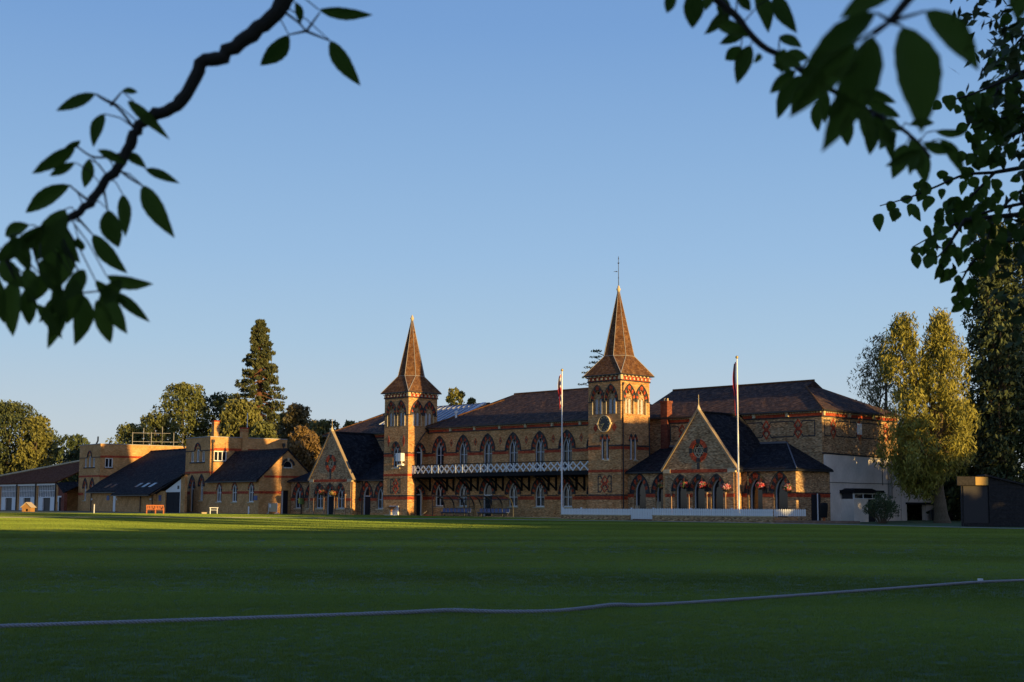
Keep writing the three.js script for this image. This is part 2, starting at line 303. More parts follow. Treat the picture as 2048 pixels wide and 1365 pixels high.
// ---- two towers
function tower(x0, clock) {
  const F = (g) => onFront(g, 0).translate(x0, 0, 0), S = (g) => onRight(g, x0);      // front is drawn from -4 to 0, right face from 0 to 4
  const a = 0.55, t = 0.29, sp = 11.0, rise = 1.46, Rr = radiusFor(a, t, rise), holesF = [], holesS = [];
  const belfry = (put, cs, holes) => cs.forEach((cx) => {
    holes.push(archHole(cx, 9.78, sp, a, Rr));
    const w = part('belfry_opening', pav), l = [];
    const lan = (s) => archHole(cx + s * 0.255, 9.86, 10.98, 0.19, 0.36);
    mesh('tracery', [put(prism(archHole(cx, 9.78, sp, a, Rr), -0.3, -0.14, [lan(1), lan(-1), circle(cx, 11.78, 0.15, 14)]))], M.brickGrey, w);
    for (const s of [-1, 1]) for (let y = 9.92; y < 11.22; y += 0.125) l.push(put(new THREE.BoxGeometry(0.4, 0.03, 0.17).rotateX(R(48)).translate(cx + s * 0.255, y, -0.25)));
    mesh('louvres', [l], M.louvre, w);
    mesh('column_shaft', [-1, 1].map((s) => put(new THREE.CylinderGeometry(0.05, 0.05, 1.2, 8).translate(cx + s * (a + 0.04), 10.4, 0.03))), M.stone, w);
    ringParts(w, cx, sp, a, Rr, t, put, 0, 6, true);
  });
  belfry(F, [-2.85, -1.15], holesF); belfry(S, [1.15, 2.85], holesS);
  if (clock) {
    for (const [put, c, holes] of [[F, -1.95, holesF], [S, 1.69, holesS]]) for (const s of [-0.29, 0.29]) { const rr = radiusFor(0.19, 0.2, 0.75); holes.push(archWindow(pav, c + s, 5.65, 7.28, 0.19, 0.75, 0.16, put, { plain: true, n: 3, sill: s > 0, frame: M.white, hood: false, name: 'lancet_window', z: -0.16 })); }
  } else {
    holesF.push(archWindow(pav, -1.94, 5.4, 6.95, 0.56, 1.15, 0.27, F, { n: 5 }));
    holesS.push(archDoor(pav, 1.66, 0.3, 2.55, 0.42, 0.95, 0.24, S, { top: 2.55 })); holesS.push(archDoor(pav, 1.62, 4.8, 7.0, 0.42, 0.95, 0.24, S, { top: 7.0 }));
  }
  mesh('tower_wall', [F(prism([[-4, -0.5], [0, -0.5], [0, 13.4], [-4, 13.4]], -0.4, 0, holesF)), S(prism([[0.4, -0.5], [4, -0.5], [4, 13.4], [0.4, 13.4]], -0.4, 0, holesS)), box(x0 - 4, x0 - 0.42, -0.5, 13.4, -4, -0.42)], M.brick, pav);
  // bands and strings
  const bands = (y0, y1, d, m, name, gaps = []) => {
    const seg = (put, s, e, holes) => { const cuts = [s, ...holes.flat(), e]; const o = []; for (let i = 0; i < cuts.length; i += 2) o.push(put(box(cuts[i], cuts[i + 1], y0, y1, -0.1, d))); return o; };
    mesh(name, [seg(F, -4.001, d + 0.001, gaps[0] || []), seg(S, 0.1, 4, gaps[1] || [])], m, pav);
  };
  const gw = clock ? [[[-2.46, -1.44]], [[1.18, 2.2]]] : [[[-2.5, -1.38]], [[1.16, 2.08]]];
  bands(6.86, 6.98, 0.07, M.dark, 'dark_string', clock ? gw : [[[-2.5, -1.38]], [[1.16, 2.08]]]);
  bands(6.56, 6.83, 0.02, M.red, 'red_band', gw);
  bands(4.5, 4.74, 0.02, M.red, 'red_band', clock ? [] : [[], []]);
  bands(4.28, 4.36, 0.05, M.brickGrey, 'string_course');
  bands(2.38, 2.5, 0.06, M.dark, 'dark_string', clock ? [] : [[], [[1.2, 2.12]]]);
  bands(2.03, 2.35, 0.02, M.red, 'red_band', clock ? [] : [[], [[1.2, 2.12]]]);
  bands(-0.5, 0.72, 0.08, M.brick, 'plinth', clock ? [] : [[], [[1.2, 2.12]]]);
  bands(10.9, 10.99, 0.07, M.dark, 'springing_string', [[[-3.4, -2.3], [-1.7, -0.6]], [[0.6, 1.7], [2.3, 3.4]]]);
  lozengePanel(pav, -2.78, -1.18, 2.72, 4.16, F);
  // corbel table under the eaves
  const ct = part('cornice', pav), den = [], den2 = [];
  mesh('dark_string', [box(x0 - 4.09, x0 + 0.09, 12.78, 12.88, -4.09, 0.09)], M.dark, ct);
  mesh('red_course', [box(x0 - 4.05, x0 + 0.05, 12.88, 13.14, -4.05, 0.05), box(x0 - 4.14, x0 + 0.14, 13.14, 13.2, -4.14, 0.14)], M.red, ct);
  for (let k = 0; k < 8; k++) { const x = -3.9 + k * 0.53; den.push(F(box(x, x + 0.2, 12.93, 13.12, 0, 0.17)), S(box(-x - 0.2, -x, 12.93, 13.12, 0, 0.17))); den2.push(F(box(x + 0.2, x + 0.42, 13.2, 13.38, 0, 0.2)), S(box(-x - 0.42, -x - 0.2, 13.2, 13.38, 0, 0.2))); }
  mesh('corbel_stones', [den, den2, box(x0 - 0.12, x0 + 0.2, 12.9, 13.4, -0.12, 0.2)], M.stone, ct);
  // broached spire
  const cx = x0 - 2, cz = -2, h = 2.3, oa = 1.4, ov = oa * Math.tan(Math.PI / 8), ye = 13.42, yo = 15.2, yt = 21.55, P = [], Q = [];
  const oct = (y, s) => [[ov, oa], [oa, ov], [oa, -ov], [ov, -oa], [-ov, -oa], [-oa, -ov], [-oa, ov], [-ov, oa]].map(([x, z]) => [cx + x * s, y, cz + z * s]);
  const sq = [[h, h], [h, -h], [-h, -h], [-h, h]].map(([x, z]) => [cx + x, ye, cz + z]), o8 = oct(yo, 1), top = oct(yt, 0.035);
  const pos = [], T = (a1, b1, c1) => { const A = V(...a1), B = V(...b1), Cc = V(...c1), n = B.clone().sub(A).cross(Cc.clone().sub(A)), mid = A.clone().add(B).add(Cc).divideScalar(3).sub(V(cx, 15, cz)); mid.y = 0; if (n.dot(mid) < 0 ) [b1, c1] = [c1, b1]; pos.push(...a1, ...b1, ...c1); };
  for (let k = 0; k < 4; k++) { const c = sq[k], i = k * 2, n1 = sq[(k + 1) % 4]; T(c, o8[i], o8[i + 1]); T(c, n1, o8[i + 1]); T(n1, o8[i + 1], o8[(i + 2) % 8]); }
  for (let i = 0; i < 8; i++) { const j = (i + 1) % 8; T(o8[i], o8[j], top[i]); T(o8[j], top[j], top[i]); }
  T(sq[0], sq[1], sq[2]); T(sq[0], sq[2], sq[3]);
  const sg = new THREE.BufferGeometry(); sg.setAttribute('position', new THREE.Float32BufferAttribute(pos, 3)); sg.computeVertexNormals();
  const spire = mesh('spire', [sg], M.slateOld, pav), up = (p) => [p[0], p[1] + 0.02, p[2]];
  const ribs = []; for (let i = 0; i < 8; i++) { ribs.push(tube([up(o8[i]), up(top[i])], 0.03, 0.02, 5), tube([up(o8[i]), up(o8[(i + 1) % 8])], 0.025, 0.025, 5), tube([up(sq[i >> 1]), up(o8[i])], 0.035, 0.03, 5)); }
  mesh('lead_roll', [ribs], M.lead, spire);
  mesh('eaves_gutter', [box(cx - h - 0.04, cx + h + 0.04, ye - 0.1, ye - 0.005, cz - h - 0.04, cz + h + 0.04)], M.iron, spire);
  mesh('finial', [new THREE.LatheGeometry([[0.001, 0], [0.16, 0], [0.12, 0.12], [0.2, 0.2], [0.2, 0.32], [0.1, 0.42], [0.13, 0.5], [0.001, 0.68]].map((p) => new THREE.Vector2(...p)), 10).translate(cx, yt - 0.25, cz)], M.stone, spire);
  if (clock) {
    mesh('weather_vane', [cyl(cx, cz, yt + 0.3, yt + 3.1, 0.035, 0.02, 6), new THREE.SphereGeometry(0.07, 8, 6).translate(cx, yt + 2.5, cz), new THREE.SphereGeometry(0.055, 8, 6).translate(cx, yt + 1.1, cz), prism([[-0.5, 0], [-0.1, 0.05], [-0.1, -0.05]], -0.012, 0.012).rotateY(R(40)).translate(cx, yt + 1.7, cz), tube([[cx - 0.16, yt + 2.5, cz], [cx + 0.16, yt + 2.5, cz]], 0.015), new THREE.ConeGeometry(0.05, 0.35, 6).translate(cx, yt + 3.05, cz)], M.iron, spire);
    const ck = part('clock', pav), c = [-1.95, 8.92];
    mesh('clock_face', [F(prism(circle(...c, 0.7, 32), 0.02, 0.1))], std({ color: new THREE.Color().setRGB(0.014, 0.016, 0.02), roughness: 0.4 }), ck);
    mesh('clock_rim', [F(strip(circle(...c, 0.74, 32), 0.08, -0.02, 0.17, true)), F(box(c[0] - 0.88, c[0] - 0.76, c[1] - 0.09, c[1] + 0.09, 0, 0.2)), F(box(c[0] + 0.76, c[0] + 0.88, c[1] - 0.09, c[1] + 0.09, 0, 0.2))], M.stone, ck);
    const hm = []; for (let k = 0; k < 12; k++) { const an = k / 12 * 2 * Math.PI, s = Math.sin(an), q = Math.cos(an); hm.push(F(strip([[c[0] + s * 0.5, c[1] + q * 0.5], [c[0] + s * 0.64, c[1] + q * 0.64]], 0.055, 0.1, 0.115))); }
    mesh('hour_mark', [hm], M.gilt, ck);
    mesh('clock_hand', [F(strip([[c[0] + 0.05, c[1] + 0.05], [c[0] - 0.42, c[1] - 0.46]], 0.05, 0.13, 0.145))], M.gilt, ck);
    mesh('clock_hand', [F(strip([[c[0] + 0.06, c[1] + 0.01], [c[0] - 0.36, c[1] - 0.09]], 0.06, 0.15, 0.165))], M.gilt, ck);
    mesh('red_block', [-1, 1].map((s) => F(prism([[c[0] + s * 1.15 - 0.28, 8.55], [c[0] + s * 1.15, 8.2], [c[0] + s * 1.15 + 0.28, 8.55], [c[0] + s * 1.15, 8.95]], 0, 0.02))), M.red, ck);
    mesh('drainpipe', [S(tube([[0.24, 12.55, 0.07], [0.24, 0.3, 0.07]], 0.055, 0.055, 8)), S(box(0.15, 0.33, 12.4, 12.62, 0, 0.16)), S(tube([[3.85, 9.6, 0.08], [3.85, 5.2, 0.08]], 0.05, 0.05, 8))], M.iron, pav);
  } else {
    mesh('red_block', [-3.25, -0.75].map((x) => F(prism([[x - 0.2, 8.2], [x, 7.6], [x + 0.2, 8.2], [x, 8.8]], 0, 0.02))), M.red, pav);
    mesh('drainpipe', [S(tube([[0.98, 7.6, 0.07], [0.98, 0.3, 0.07]], 0.05, 0.05, 8)), S(tube([[2.7, 9.5, 0.12], [2.3, 9.2, 0.08], [1.1, 7.75, 0.08], [0.98, 7.5, 0.07]], 0.05, 0.05, 8)), S(box(2.5, 2.85, 9.2, 9.6, 0, 0.25))], M.iron, pav);
  }
}
tower(0, false);
tower(29.9, true);

// ---- centre hall between the towers
{
  const put = (g) => onFront(g, -2.75), holes = [];
  for (let k = 0; k < 7; k++) {
    const cx = 1.9 + 3.73 * k;
    holes.push(archWindow(pav, cx, 5.0, 6.95, 0.66, 1.72, 0.36, put, { n: 7, frame: M.greyPaint }));
    if (k === 2) holes.push(archDoor(pav, cx, 0.3, 2.6, 0.7, 1.7, 0.36, put, { top: 2.5, n: 6 }));
    else holes.push(archWindow(pav, cx, 1.35, 2.55, 0.66, 1.62, 0.36, put, { n: 7, frame: M.white }));
    if (k < 6) { const g = part('brick_diamond', pav); mesh('red_diamond', [put(strip([[cx + 1.865, 8.3], [cx + 2.06, 7.95], [cx + 1.865, 7.6], [cx + 1.67, 7.95]], 0.08, -0.02, 0.02, true))], M.red, g); mesh('dark_core', [put(prism([[cx + 1.865, 8.1], [cx + 1.77, 7.95], [cx + 1.865, 7.8], [cx + 1.96, 7.95]].reverse(), -0.02, 0.012))], M.dark, g); }
  }
  mesh('hall_wall', [put(prism([[-0.3, -0.5], [26.2, -0.5], [26.2, 9.7], [-0.3, 9.7]], -0.4, 0, holes)), box(-0.3, 26.2, -0.5, 9.6, -17.2, -3.3)], M.brick, pav);
  const bandSeg = (y0, y1, d, m, name, half) => { const o = []; for (let k = -1; k < 7; k++) { const s = k < 0 ? 0.01 : 1.9 + 3.73 * k + half, e = k === 6 ? 25.9 : 1.9 + 3.73 * (k + 1) - half; if (e > s) o.push(put(box(s, e, y0, y1, -0.1, d))); } mesh(name, [o], m, pav); };
  bandSeg(6.6, 6.86, 0.02, M.red, 'red_band', 0.68); bandSeg(6.88, 6.98, 0.06, M.dark, 'dark_string', 1.0);
  bandSeg(2.04, 2.36, 0.02, M.red, 'red_band', 0.72); bandSeg(2.4, 2.5, 0.06, M.dark, 'dark_string', 1.06);
  cornice(pav, 0.02, 25.88, 9.05, put, 3.73, 3.77);
  // balcony
  const bal = part('balcony', pav), z = -0.57;
  mesh('deck', [box(0.02, 25.88, 4.34, 4.74, z - 0.08, z + 0.02), box(0.02, 25.88, 4.55, 4.7, -2.72, z - 0.08)], M.black, bal);
  mesh('top_rail', [box(0.02, 25.88, 5.6, 5.68, z - 0.06, z + 0.06)], M.black, bal);
  const posts = [0.07]; for (let k = 0; k < 7; k++) posts.push(0.5 + 3.73 * k - (k === 0 ? 0 : 1.03), 0.5 + 3.73 * k);
  const xs = [...new Set(posts.concat([25.83]))].filter((x) => x > 0 && x < 25.9).sort((p, q) => p - q);
  for (let i = 0; i < xs.length; i++) mesh('post', [box(xs[i] - 0.05, xs[i] + 0.05, 4.74, 5.6, z - 0.05, z + 0.05)], M.white, bal);
  for (let i = 0; i < xs.length - 1; i++) {
    const x0 = xs[i] + 0.05, x1 = xs[i + 1] - 0.05, n = Math.max(1, Math.round((x1 - x0) / 0.9)), w = (x1 - x0) / n, g = [];
    if (x1 - x0 < 0.2) continue;
    for (let k = 0; k < n; k++) { const c = x0 + (k + 0.5) * w, hw = w / 2 - 0.045; g.push(onFront(strip([[c, 5.57], [c + hw * 0.5, 5.36], [c + hw, 5.17], [c + hw * 0.5, 4.97], [c, 4.77], [c - hw * 0.5, 4.97], [c - hw, 5.17], [c - hw * 0.5, 5.36]], 0.11, -0.025, 0.025, true), z)); for (const [ox, oy] of [[1, 1], [1, -1], [-1, 1], [-1, -1]]) g.push(onFront(prism(circle(c + ox * hw * 0.34, 5.17 + oy * 0.155, 0.045, 6), -0.022, 0.022), z)); }
    mesh('lattice_panel', [g], M.white, bal);
  }
  for (const x of xs) if (x > 0.4 && x < 25.5) mesh('bracket', [tube([[x, 4.34, z - 0.1], [x, 3.75, -1.6], [x, 3.0, -2.7]], 0.1, 0.1, 4), box(x - 0.08, x + 0.08, 2.9, 4.3, -2.75, -2.6), box(x - 0.07, x + 0.07, 4.2, 4.4, -2.7, z - 0.1)], M.black, bal);
}

// ---- roofs with small gablets
function hipRoof(name, x0, x1, z0, z1, ye, pitch, ends, gab, mat) {
  const o = 0.35, zm = (z0 + z1) / 2, half = (z0 - z1) / 2, yr = ye + half * pitch, el = ye - o * pitch, rf = part(name, pav);
  const l = x0 + (ends[0] ? half - gab : 0), r = x1 - (ends[1] ? half - gab : 0), gy = yr - gab * pitch, X0 = x0 - (ends[0] ? o : 0), X1 = x1 + (ends[1] ? o : 0);
  const lp = ends[0] ? [[l, gy, zm + gab], [l, yr, zm]] : [[x0, yr, zm]], rp = ends[1] ? [[r, yr, zm], [r, gy, zm + gab]] : [[x1, yr, zm]];
  mesh('front_slope', [slab([[X0, el, z0 + o], [X1, el, z0 + o], ...rp.slice().reverse(), ...lp.slice().reverse()], 0.15)], mat, rf);
  const b = (p) => [p[0], p[1], 2 * zm - p[2]];
  mesh('back_slope', [slab([[X0, el, z1 - o], [X1, el, z1 - o], ...rp.map(b).reverse(), ...lp.map(b).reverse()], 0.15)], mat, rf);
  for (const [e, X, x] of [[ends[0], X0, l], [ends[1], X1, r]]) if (e) {
    mesh('hip_slope', [slab([[X, el, z0 + o], [X, el, z1 - o], [x, gy, zm - gab], [x, gy, zm + gab]], 0.15)], mat, rf);
    mesh('gablet', [prism([[-gab, gy - 0.1], [gab, gy - 0.1], [0, yr]], -0.05, 0.05).rotateY(Math.PI / 2).translate(x - Math.sign(X - x) * 0.06, 0, zm)], M.slate, rf);
    mesh('hip_tiles', [tube([[X, el + 0.03, z0 + o], [x, gy + 0.05, zm + gab]], 0.09, 0.09, 6)], M.slateOld, rf);
  }
  mesh('ridge_tiles', [tube([[l, yr + 0.03, zm], [r, yr + 0.03, zm]], 0.11, 0.11, 6)], M.slateOld, rf);
  mesh('gutter', [box(X0, X1, el - 0.16, el - 0.02, z0 + o - 0.05, z0 + o + 0.09), ...(ends[1] ? [box(X1 - 0.05, X1 + 0.09, el - 0.16, el - 0.02, z1 - o, z0 + o - 0.05)] : [])], M.iron, rf);
  return rf;
}
hipRoof('hall_roof', 0, 25.9, -2.75, -17.25, 9.86, 0.485, [1, 1], 1.5, M.slate);
hipRoof('side_hall_roof', 26.2, 47.3, -5.9, -17.9, 9.86, 0.485, [0, 1], 1.3, M.slate);
const lr = hipRoof('side_hall_roof', -22.2, -0.2, -5.9, -17.9, 9.86, 0.485, [1, 0], 1.3, M.slate);
{ // glazed strip in the left hall roof
  const g = [], p = 0.485, zy = (z) => 9.86 + (-5.9 - z) * p + 0.14;
  for (let k = 0; k < 17; k++) g.push(slab([[-14.2 + k * 0.82, zy(-7.4) + 0.08, -7.4], [-14.2 + k * 0.82 + 0.07, zy(-7.4) + 0.08, -7.4], [-14.2 + k * 0.82 + 0.07, zy(-11.6) + 0.08, -11.6], [-14.2 + k * 0.82, zy(-11.6) + 0.08, -11.6]], 0.12));
  mesh('glazing_bars', [g, slab([[-1.2, zy(-7.3) + 0.12, -7.3], [-0.6, zy(-7.3) + 0.12, -7.3], [-0.6, zy(-11.7) + 0.12, -11.7], [-1.2, zy(-11.7) + 0.12, -11.7]], 0.4)], M.greyPaint, lr);
  mesh('roof_glazing', [slab([[-14.2, zy(-7.4), -7.4], [-0.6, zy(-7.4), -7.4], [-0.6, zy(-11.6), -11.6], [-14.2, zy(-11.6), -11.6]], 0.1)], new THREE.MeshPhysicalMaterial({ color: new THREE.Color().setRGB(0.06, 0.09, 0.16), roughness: 0.1 }), lr);
  mesh('roof_vent', [cyl(2.4, -4.6, 10.6, 11.3, 0.12), cyl(2.4, -4.6, 11.2, 11.45, 0.2)], M.white, lr);
}
// ---- side halls
{
  const put = (g) => onFront(g, -5.9), end = (g) => onRight(g, 47.3);
  mesh('side_hall_wall', [box(26.2, 47.3, -0.5, 9.75, -17.9, -5.9)], M.brickGrey, pav);
  mesh('side_hall_wall', [box(-22.2, -0.31, -0.5, 9.75, -17.9, -5.9)], M.brickGrey, pav);
  cornice(pav, 30, 47.39, 9.05, put, 3.5, 33.4); cornice(pav, -22.2, -4.05, 9.05, put, 3.5, -20.5);
  cornice(pav, 5.9, 17.9, 9.05, end, 3.9, 6.0);
  const pan = (P2, x0, x1, xs) => {
    const d = part('pattern_panel', pav), dl = [], rl = [], top = 8.78, bot = 7.46, c = 8.12;
    for (const x of xs) { rl.push(strip([[x, top + 0.12], [x + 0.36, c + 0.28], [x, c - 0.12], [x - 0.36, c + 0.28]], 0.12, -0.02, 0.024, true), strip([[x, bot - 0.12], [x + 0.36, c - 0.28], [x, c + 0.12], [x - 0.36, c - 0.28]], 0.12, -0.02, 0.03, true)); }
    const st = [x0, ...xs, x1];
    for (let i = 0; i < st.length - 1; i++) { const l = st[i], r = st[i + 1], li = i > 0, ri = i < st.length - 2; for (const [y, s] of [[top, -1], [bot, 1]]) dl.push(strip([...(li ? [[l + 0.05, c + s * -0.05], [l + 0.52, y]] : [[l, c], [l, y]]), ...(ri ? [[r - 0.52, y], [r - 0.05, c + s * -0.05]] : [[r, y], [r, c]])], 0.1, -0.02, 0.02)); }
    mesh('dark_lines', [dl.map(P2)], M.dark, d); mesh('red_diamonds', [rl.map(P2)], M.red, d);
  };
  pan(put, 30.8, 46.6, [32.2, 39, 41.6, 44.9]); pan(end, 6.3, 17.4, [7.6, 11.6, 15.9]); pan(put, -21.6, -4.6, [-19.5, -13, -6.5]);
  mesh('wall_vent', [end(box(11.25, 11.95, 7.75, 8.7, 0, 0.08)), ...[0, 1, 2, 3, 4, 5].map((k) => end(box(11.32, 11.88, 7.85 + k * 0.14, 7.9 + k * 0.14, 0.08, 0.11)))], M.white, pav);
  mesh('rendered_wall', [end(prism([[6.05, -0.5], [17.95, -0.5], [17.95, 5.72], [6.05, 5.9]], 0, 0.14))], M.render, pav);
  mesh('flashing', [end(prism([[5.85, 5.94], [17.97, 5.76], [17.97, 5.84], [5.85, 6.04]], 0, 0.2)), end(box(6.05, 17.95, 3.5, 3.55, 0.14, 0.17)), end(tube([[14.9, 5.9, 0.2], [14.9, 3.4, 0.2]], 0.03))], M.iron, pav);
  mesh('flue_pipe', [end(tube([[15.95, 5.4, 0.28], [15.95, 2.2, 0.28]], 0.14, 0.14, 10)), end(tube([[16.35, 5.3, 0.24], [16.35, 2.2, 0.24]], 0.07, 0.07, 8))], M.lead, pav);
  // chimney behind the clock tower
  const ch = part('chimney', pav);
  mesh('chimney_stack', [box(29.95, 30.75, 5.5, 11.0, -6.2, -5.5), box(29.89, 30.81, 11.0, 11.2, -6.26, -5.44)], M.brickRed, ch);
  mesh('chimney_pot', [cyl(30.18, -5.85, 11.2, 11.45, 0.1, 0.08), cyl(30.52, -5.85, 11.2, 11.45, 0.1, 0.08)], M.stone, ch);
}
// ---- wings with gabled porches
function wing(cx, E, dy, ends) {
  const wf = (g) => onFront(g, -0.9).translate(cx, 0, 0), pf = (g) => onFront(g, 0.25).translate(cx, 0, 0), wh = [], ph = [], right = ends[1];
  const sp = 2.62 + dy, z0 = right ? 0.35 : 1.05;
  for (const x of [-7.6, -5.1, 5.1, 7.6]) {
    if (x === 5.1 && !right) wh.push(archDoor(pav, x, 0.3, sp, 0.68, 1.68, 0.36, wf, { top: 2.42, n: 6, leaf: M.darkDoorAndShade, frame: M.greyPaint }));
    else wh.push(archWindow(pav, x, z0, sp, 0.68, 1.68, 0.36, wf, right ? { n: 6, z: -0.32, plain: true } : { n: 6 }));
  }
  for (const x of [-1.95, 0, 1.95]) {
    if (x === 0 && !right) ph.push(archDoor(pav, x, 0.3, sp + 0.1, 0.64, 1.42, 0.28, pf, { top: 2.42, n: 5, frame: M.greyPaint }));
    else ph.push(archWindow(pav, x, z0, sp + 0.1, 0.64, 1.42, 0.28, pf, right ? { n: 5, z: -0.32, plain: true } : { n: 5 }));
  }
  const ry = 6.2 + dy * 0.5; ph.push(circle(0, ry, 0.62, 28));
  mesh('wing_wall', [wf(prism([[-9.1, -0.5], [9.1, -0.5], [9.1, E], [-9.1, E]], -0.4, 0, wh)), box(cx + 8.7, cx + 9.1, -0.5, E, -5.8, -1.3), box(cx - 9.1, cx - 8.7, -0.5, E, -5.8, -1.3), box(cx - 8.6, cx + 8.6, -0.5, E - 0.3, -5.6, -2.2)], M.brickGrey, pav);
  mesh('porch_wall', [pf(prism([[-3.7, -0.5], [3.7, -0.5], [3.7, E - 0.2], [3.85, E], [0, 9.62], [-3.85, E], [-3.7, E - 0.2]], -0.4, 0, ph)), box(cx - 3.7, cx - 3.3, -0.5, E, -1.3, -0.15), box(cx + 3.3, cx + 3.7, -0.5, E, -1.3, -0.15)], M.brickGrey, pav);
  mesh('buttress', [box(cx + 3.7, cx + 3.98, -0.5, E - 0.25, -0.35, 0.2), box(cx - 3.98, cx - 3.7, -0.5, E - 0.25, -0.35, 0.2)], M.brick, pav);
  // string and bands
  const gaps = (cs, h, s, e) => { const a = [s]; cs.forEach((c) => a.push(c - h, c + h)); a.push(e); const o = []; for (let i = 0; i < a.length; i += 2) o.push([a[i], a[i + 1]]); return o; };
  const lo = 2.24 + dy, W = gaps([-7.6, -5.1], 0.7, -9.1, -3.7).concat(gaps([5.1, 7.6], 0.7, 3.7, 9.12)), P = gaps([-1.95, 0, 1.95], 0.66, -3.7, 3.72);
  mesh('red_band', [W.map(([a, b]) => wf(box(a, b, lo, lo + 0.3, -0.1, 0.02))), P.map(([a, b]) => pf(box(a, b, lo, lo + 0.3, -0.1, 0.02))), pf(box(-3.1, 3.1, E - 0.26, E + 0.02, -0.1, 0.03)), box(cx + 9, cx + 9.12, lo, lo + 0.3, -5.8, -0.9)], M.red, pav);
  mesh('dark_string', [W.map(([a, b]) => wf(box(a, b, lo + 0.31, lo + 0.4, -0.1, 0.06))), box(cx + 9, cx + 9.16, lo + 0.31, lo + 0.4, -5.8, -0.84)], M.dark, pav);
  mesh('kneeler', [-1, 1].map((s) => pf(box(s > 0 ? 3.1 : -3.9, s > 0 ? 3.9 : -3.1, E - 0.28, E + 0.05, -0.2, 0.06))), M.stone, pav);
  mesh('plinth', [gaps(right ? [] : [5.1], 0.72, 3.7, 9.15).map(([a, b]) => wf(box(a, b, -0.5, 0.6, -0.1, 0.07))), wf(box(-9.15, -3.7, -0.5, 0.6, -0.1, 0.07)), gaps(right ? [] : [0], 0.68, -3.75, 3.75).map(([a, b]) => pf(box(a, b, -0.5, 0.6, -0.1, 0.07)))], M.brick, pav);
  // slender porch columns between the arches
  for (const x of [-2.92, -0.97, 0.97, 2.92]) mesh('column', [new THREE.LatheGeometry([[0.11, 0], [0.11, 0.12], [0.055, 0.2], [0.045, 2.0], [0.08, 2.12], [0.11, 2.2], [0.11, 2.3]].map((p) => new THREE.Vector2(...p)), 10).translate(cx + x, 0.34, 0.36)], M.sandstone, pav);
  mesh('column_sill', [box(cx - 3.75, cx + 3.75, 0.2, 0.36, 0.33, 0.6)], M.stone, pav);
  // rose window
  const rw = part('rose_window', pav), segR = [], segD = [];
  for (let k = 0; k < 12; k++) { const q = (an, r) => [r * Math.sin(an), ry + r * Math.cos(an)], a0 = (k - 0.46) / 12 * 2 * Math.PI, a1 = (k + 0.46) / 12 * 2 * Math.PI; ([0, 3, 6, 9].includes(k) ? segD : segR).push(pf(prism([q(a0, 0.62), q(a1, 0.62), q(a1, 1.0), q(a0, 1.0)], -0.1, 0.05))); }
  mesh('red_voussoirs', [segR], M.red, rw); mesh('dark_voussoirs', [segD, pf(box(-0.16, 0.16, E + 0.03, ry - 1.0, -0.05, 0.02))], M.dark, rw);
  mesh('pane', [pf(prism(circle(0, ry, 0.62, 24), -0.3, -0.26))], M.glass, rw);
  const star = (f) => [0, 1, 2].map((k) => [0.52 * Math.sin((k * 120 + f) * Math.PI / 180), ry + 0.52 * Math.cos((k * 120 + f) * Math.PI / 180)]);
  mesh('star_tracery', [pf(strip(star(0), 0.055, -0.25, -0.17, true)), pf(strip(star(180), 0.055, -0.245, -0.165, true)), pf(strip(circle(0, ry, 0.58, 24), 0.08, -0.26, -0.15, true))], M.stone, rw);
  // roofs
  const o = 0.3, tp = 6.95, zt = -5.88, hl = ends[0] ? 4.6 : 0, hr = ends[1] ? 4.6 : 0, X0 = cx - 9.1 - (ends[0] ? o : -0.02), X1 = cx + 9.1 + (ends[1] ? o : -0.02), el = E - 0.02, rf = part('wing_roof', pav);
  mesh('front_slope', [slab([[X0, el, -0.9 + o], [X1, el, -0.9 + o], [X1 - hr, tp, zt], [X0 + hl, tp, zt]], 0.14)], M.slateDark, rf);
  if (hr) mesh('hip_slope', [slab([[X1, el, -0.9 + o], [X1, el, zt], [X1 - hr, tp, zt]], 0.14)], M.slateDark, rf);
  if (hl) mesh('hip_slope', [slab([[X0, el, -0.9 + o], [X0, el, zt], [X0 + hl, tp, zt]], 0.14)], M.slateDark, rf);
  mesh('gutter', [box(X0, X1, el - 0.2, el - 0.06, -0.9 + o - 0.02, -0.9 + o + 0.09), ...(hr ? [box(X1 - 0.02, X1 + 0.09, el - 0.2, el - 0.06, -5.8, -0.9 + o)] : [])], M.iron, rf);
  mesh('lead_flashing', [box(X0 + hl, X1 - hr, tp - 0.05, tp + 0.12, zt - 0.05, zt + 0.12), ...(hr ? [tube([[X1, el + 0.03, -0.9 + o], [X1 - hr, tp + 0.03, zt]], 0.06, 0.06, 6)] : [])], M.leadDark, rf);
  const gr = part('porch_roof', pav), gE = E - 0.05;
  for (const s of [-1, 1]) mesh('slope', [slab([[cx, 9.5, 0.0], [cx, 9.5, -5.9], [cx + s * 4.15, gE - 0.15, -5.9], [cx + s * 4.15, gE - 0.15, 0.0]], 0.14)], M.slateDark, gr);
  mesh('ridge_tiles', [tube([[cx, 9.55, 0.0], [cx, 9.55, -5.9]], 0.1, 0.1, 6)], M.slateDark, gr);
  mesh('coping', [pf(strip([[-4.1, gE - 0.02], [0, 9.7], [4.1, gE - 0.02]], 0.17, -0.3, 0.1))], M.stoneDark, gr);
  mesh('finial', [new THREE.ConeGeometry(0.22, 0.6, 6).translate(cx, 9.95, 0.15), cyl(cx, 0.15, 10.1, 11.0, 0.03, 0.02, 6), tube([[cx - 0.14, 10.65, 0.15], [cx + 0.14, 10.65, 0.15]], 0.02)], M.stone, gr);
  mesh('drainpipe', [wf(tube([[4.35, E - 0.1, 0.08], [4.35, 0.3, 0.08]], 0.06, 0.06, 8)), ...(right ? [] : [])], M.iron, pav);
}
wing(38.95, 4.58, 0, [0, 1]);
wing(-13.1, 4.25, -0.35, [1, 0]);
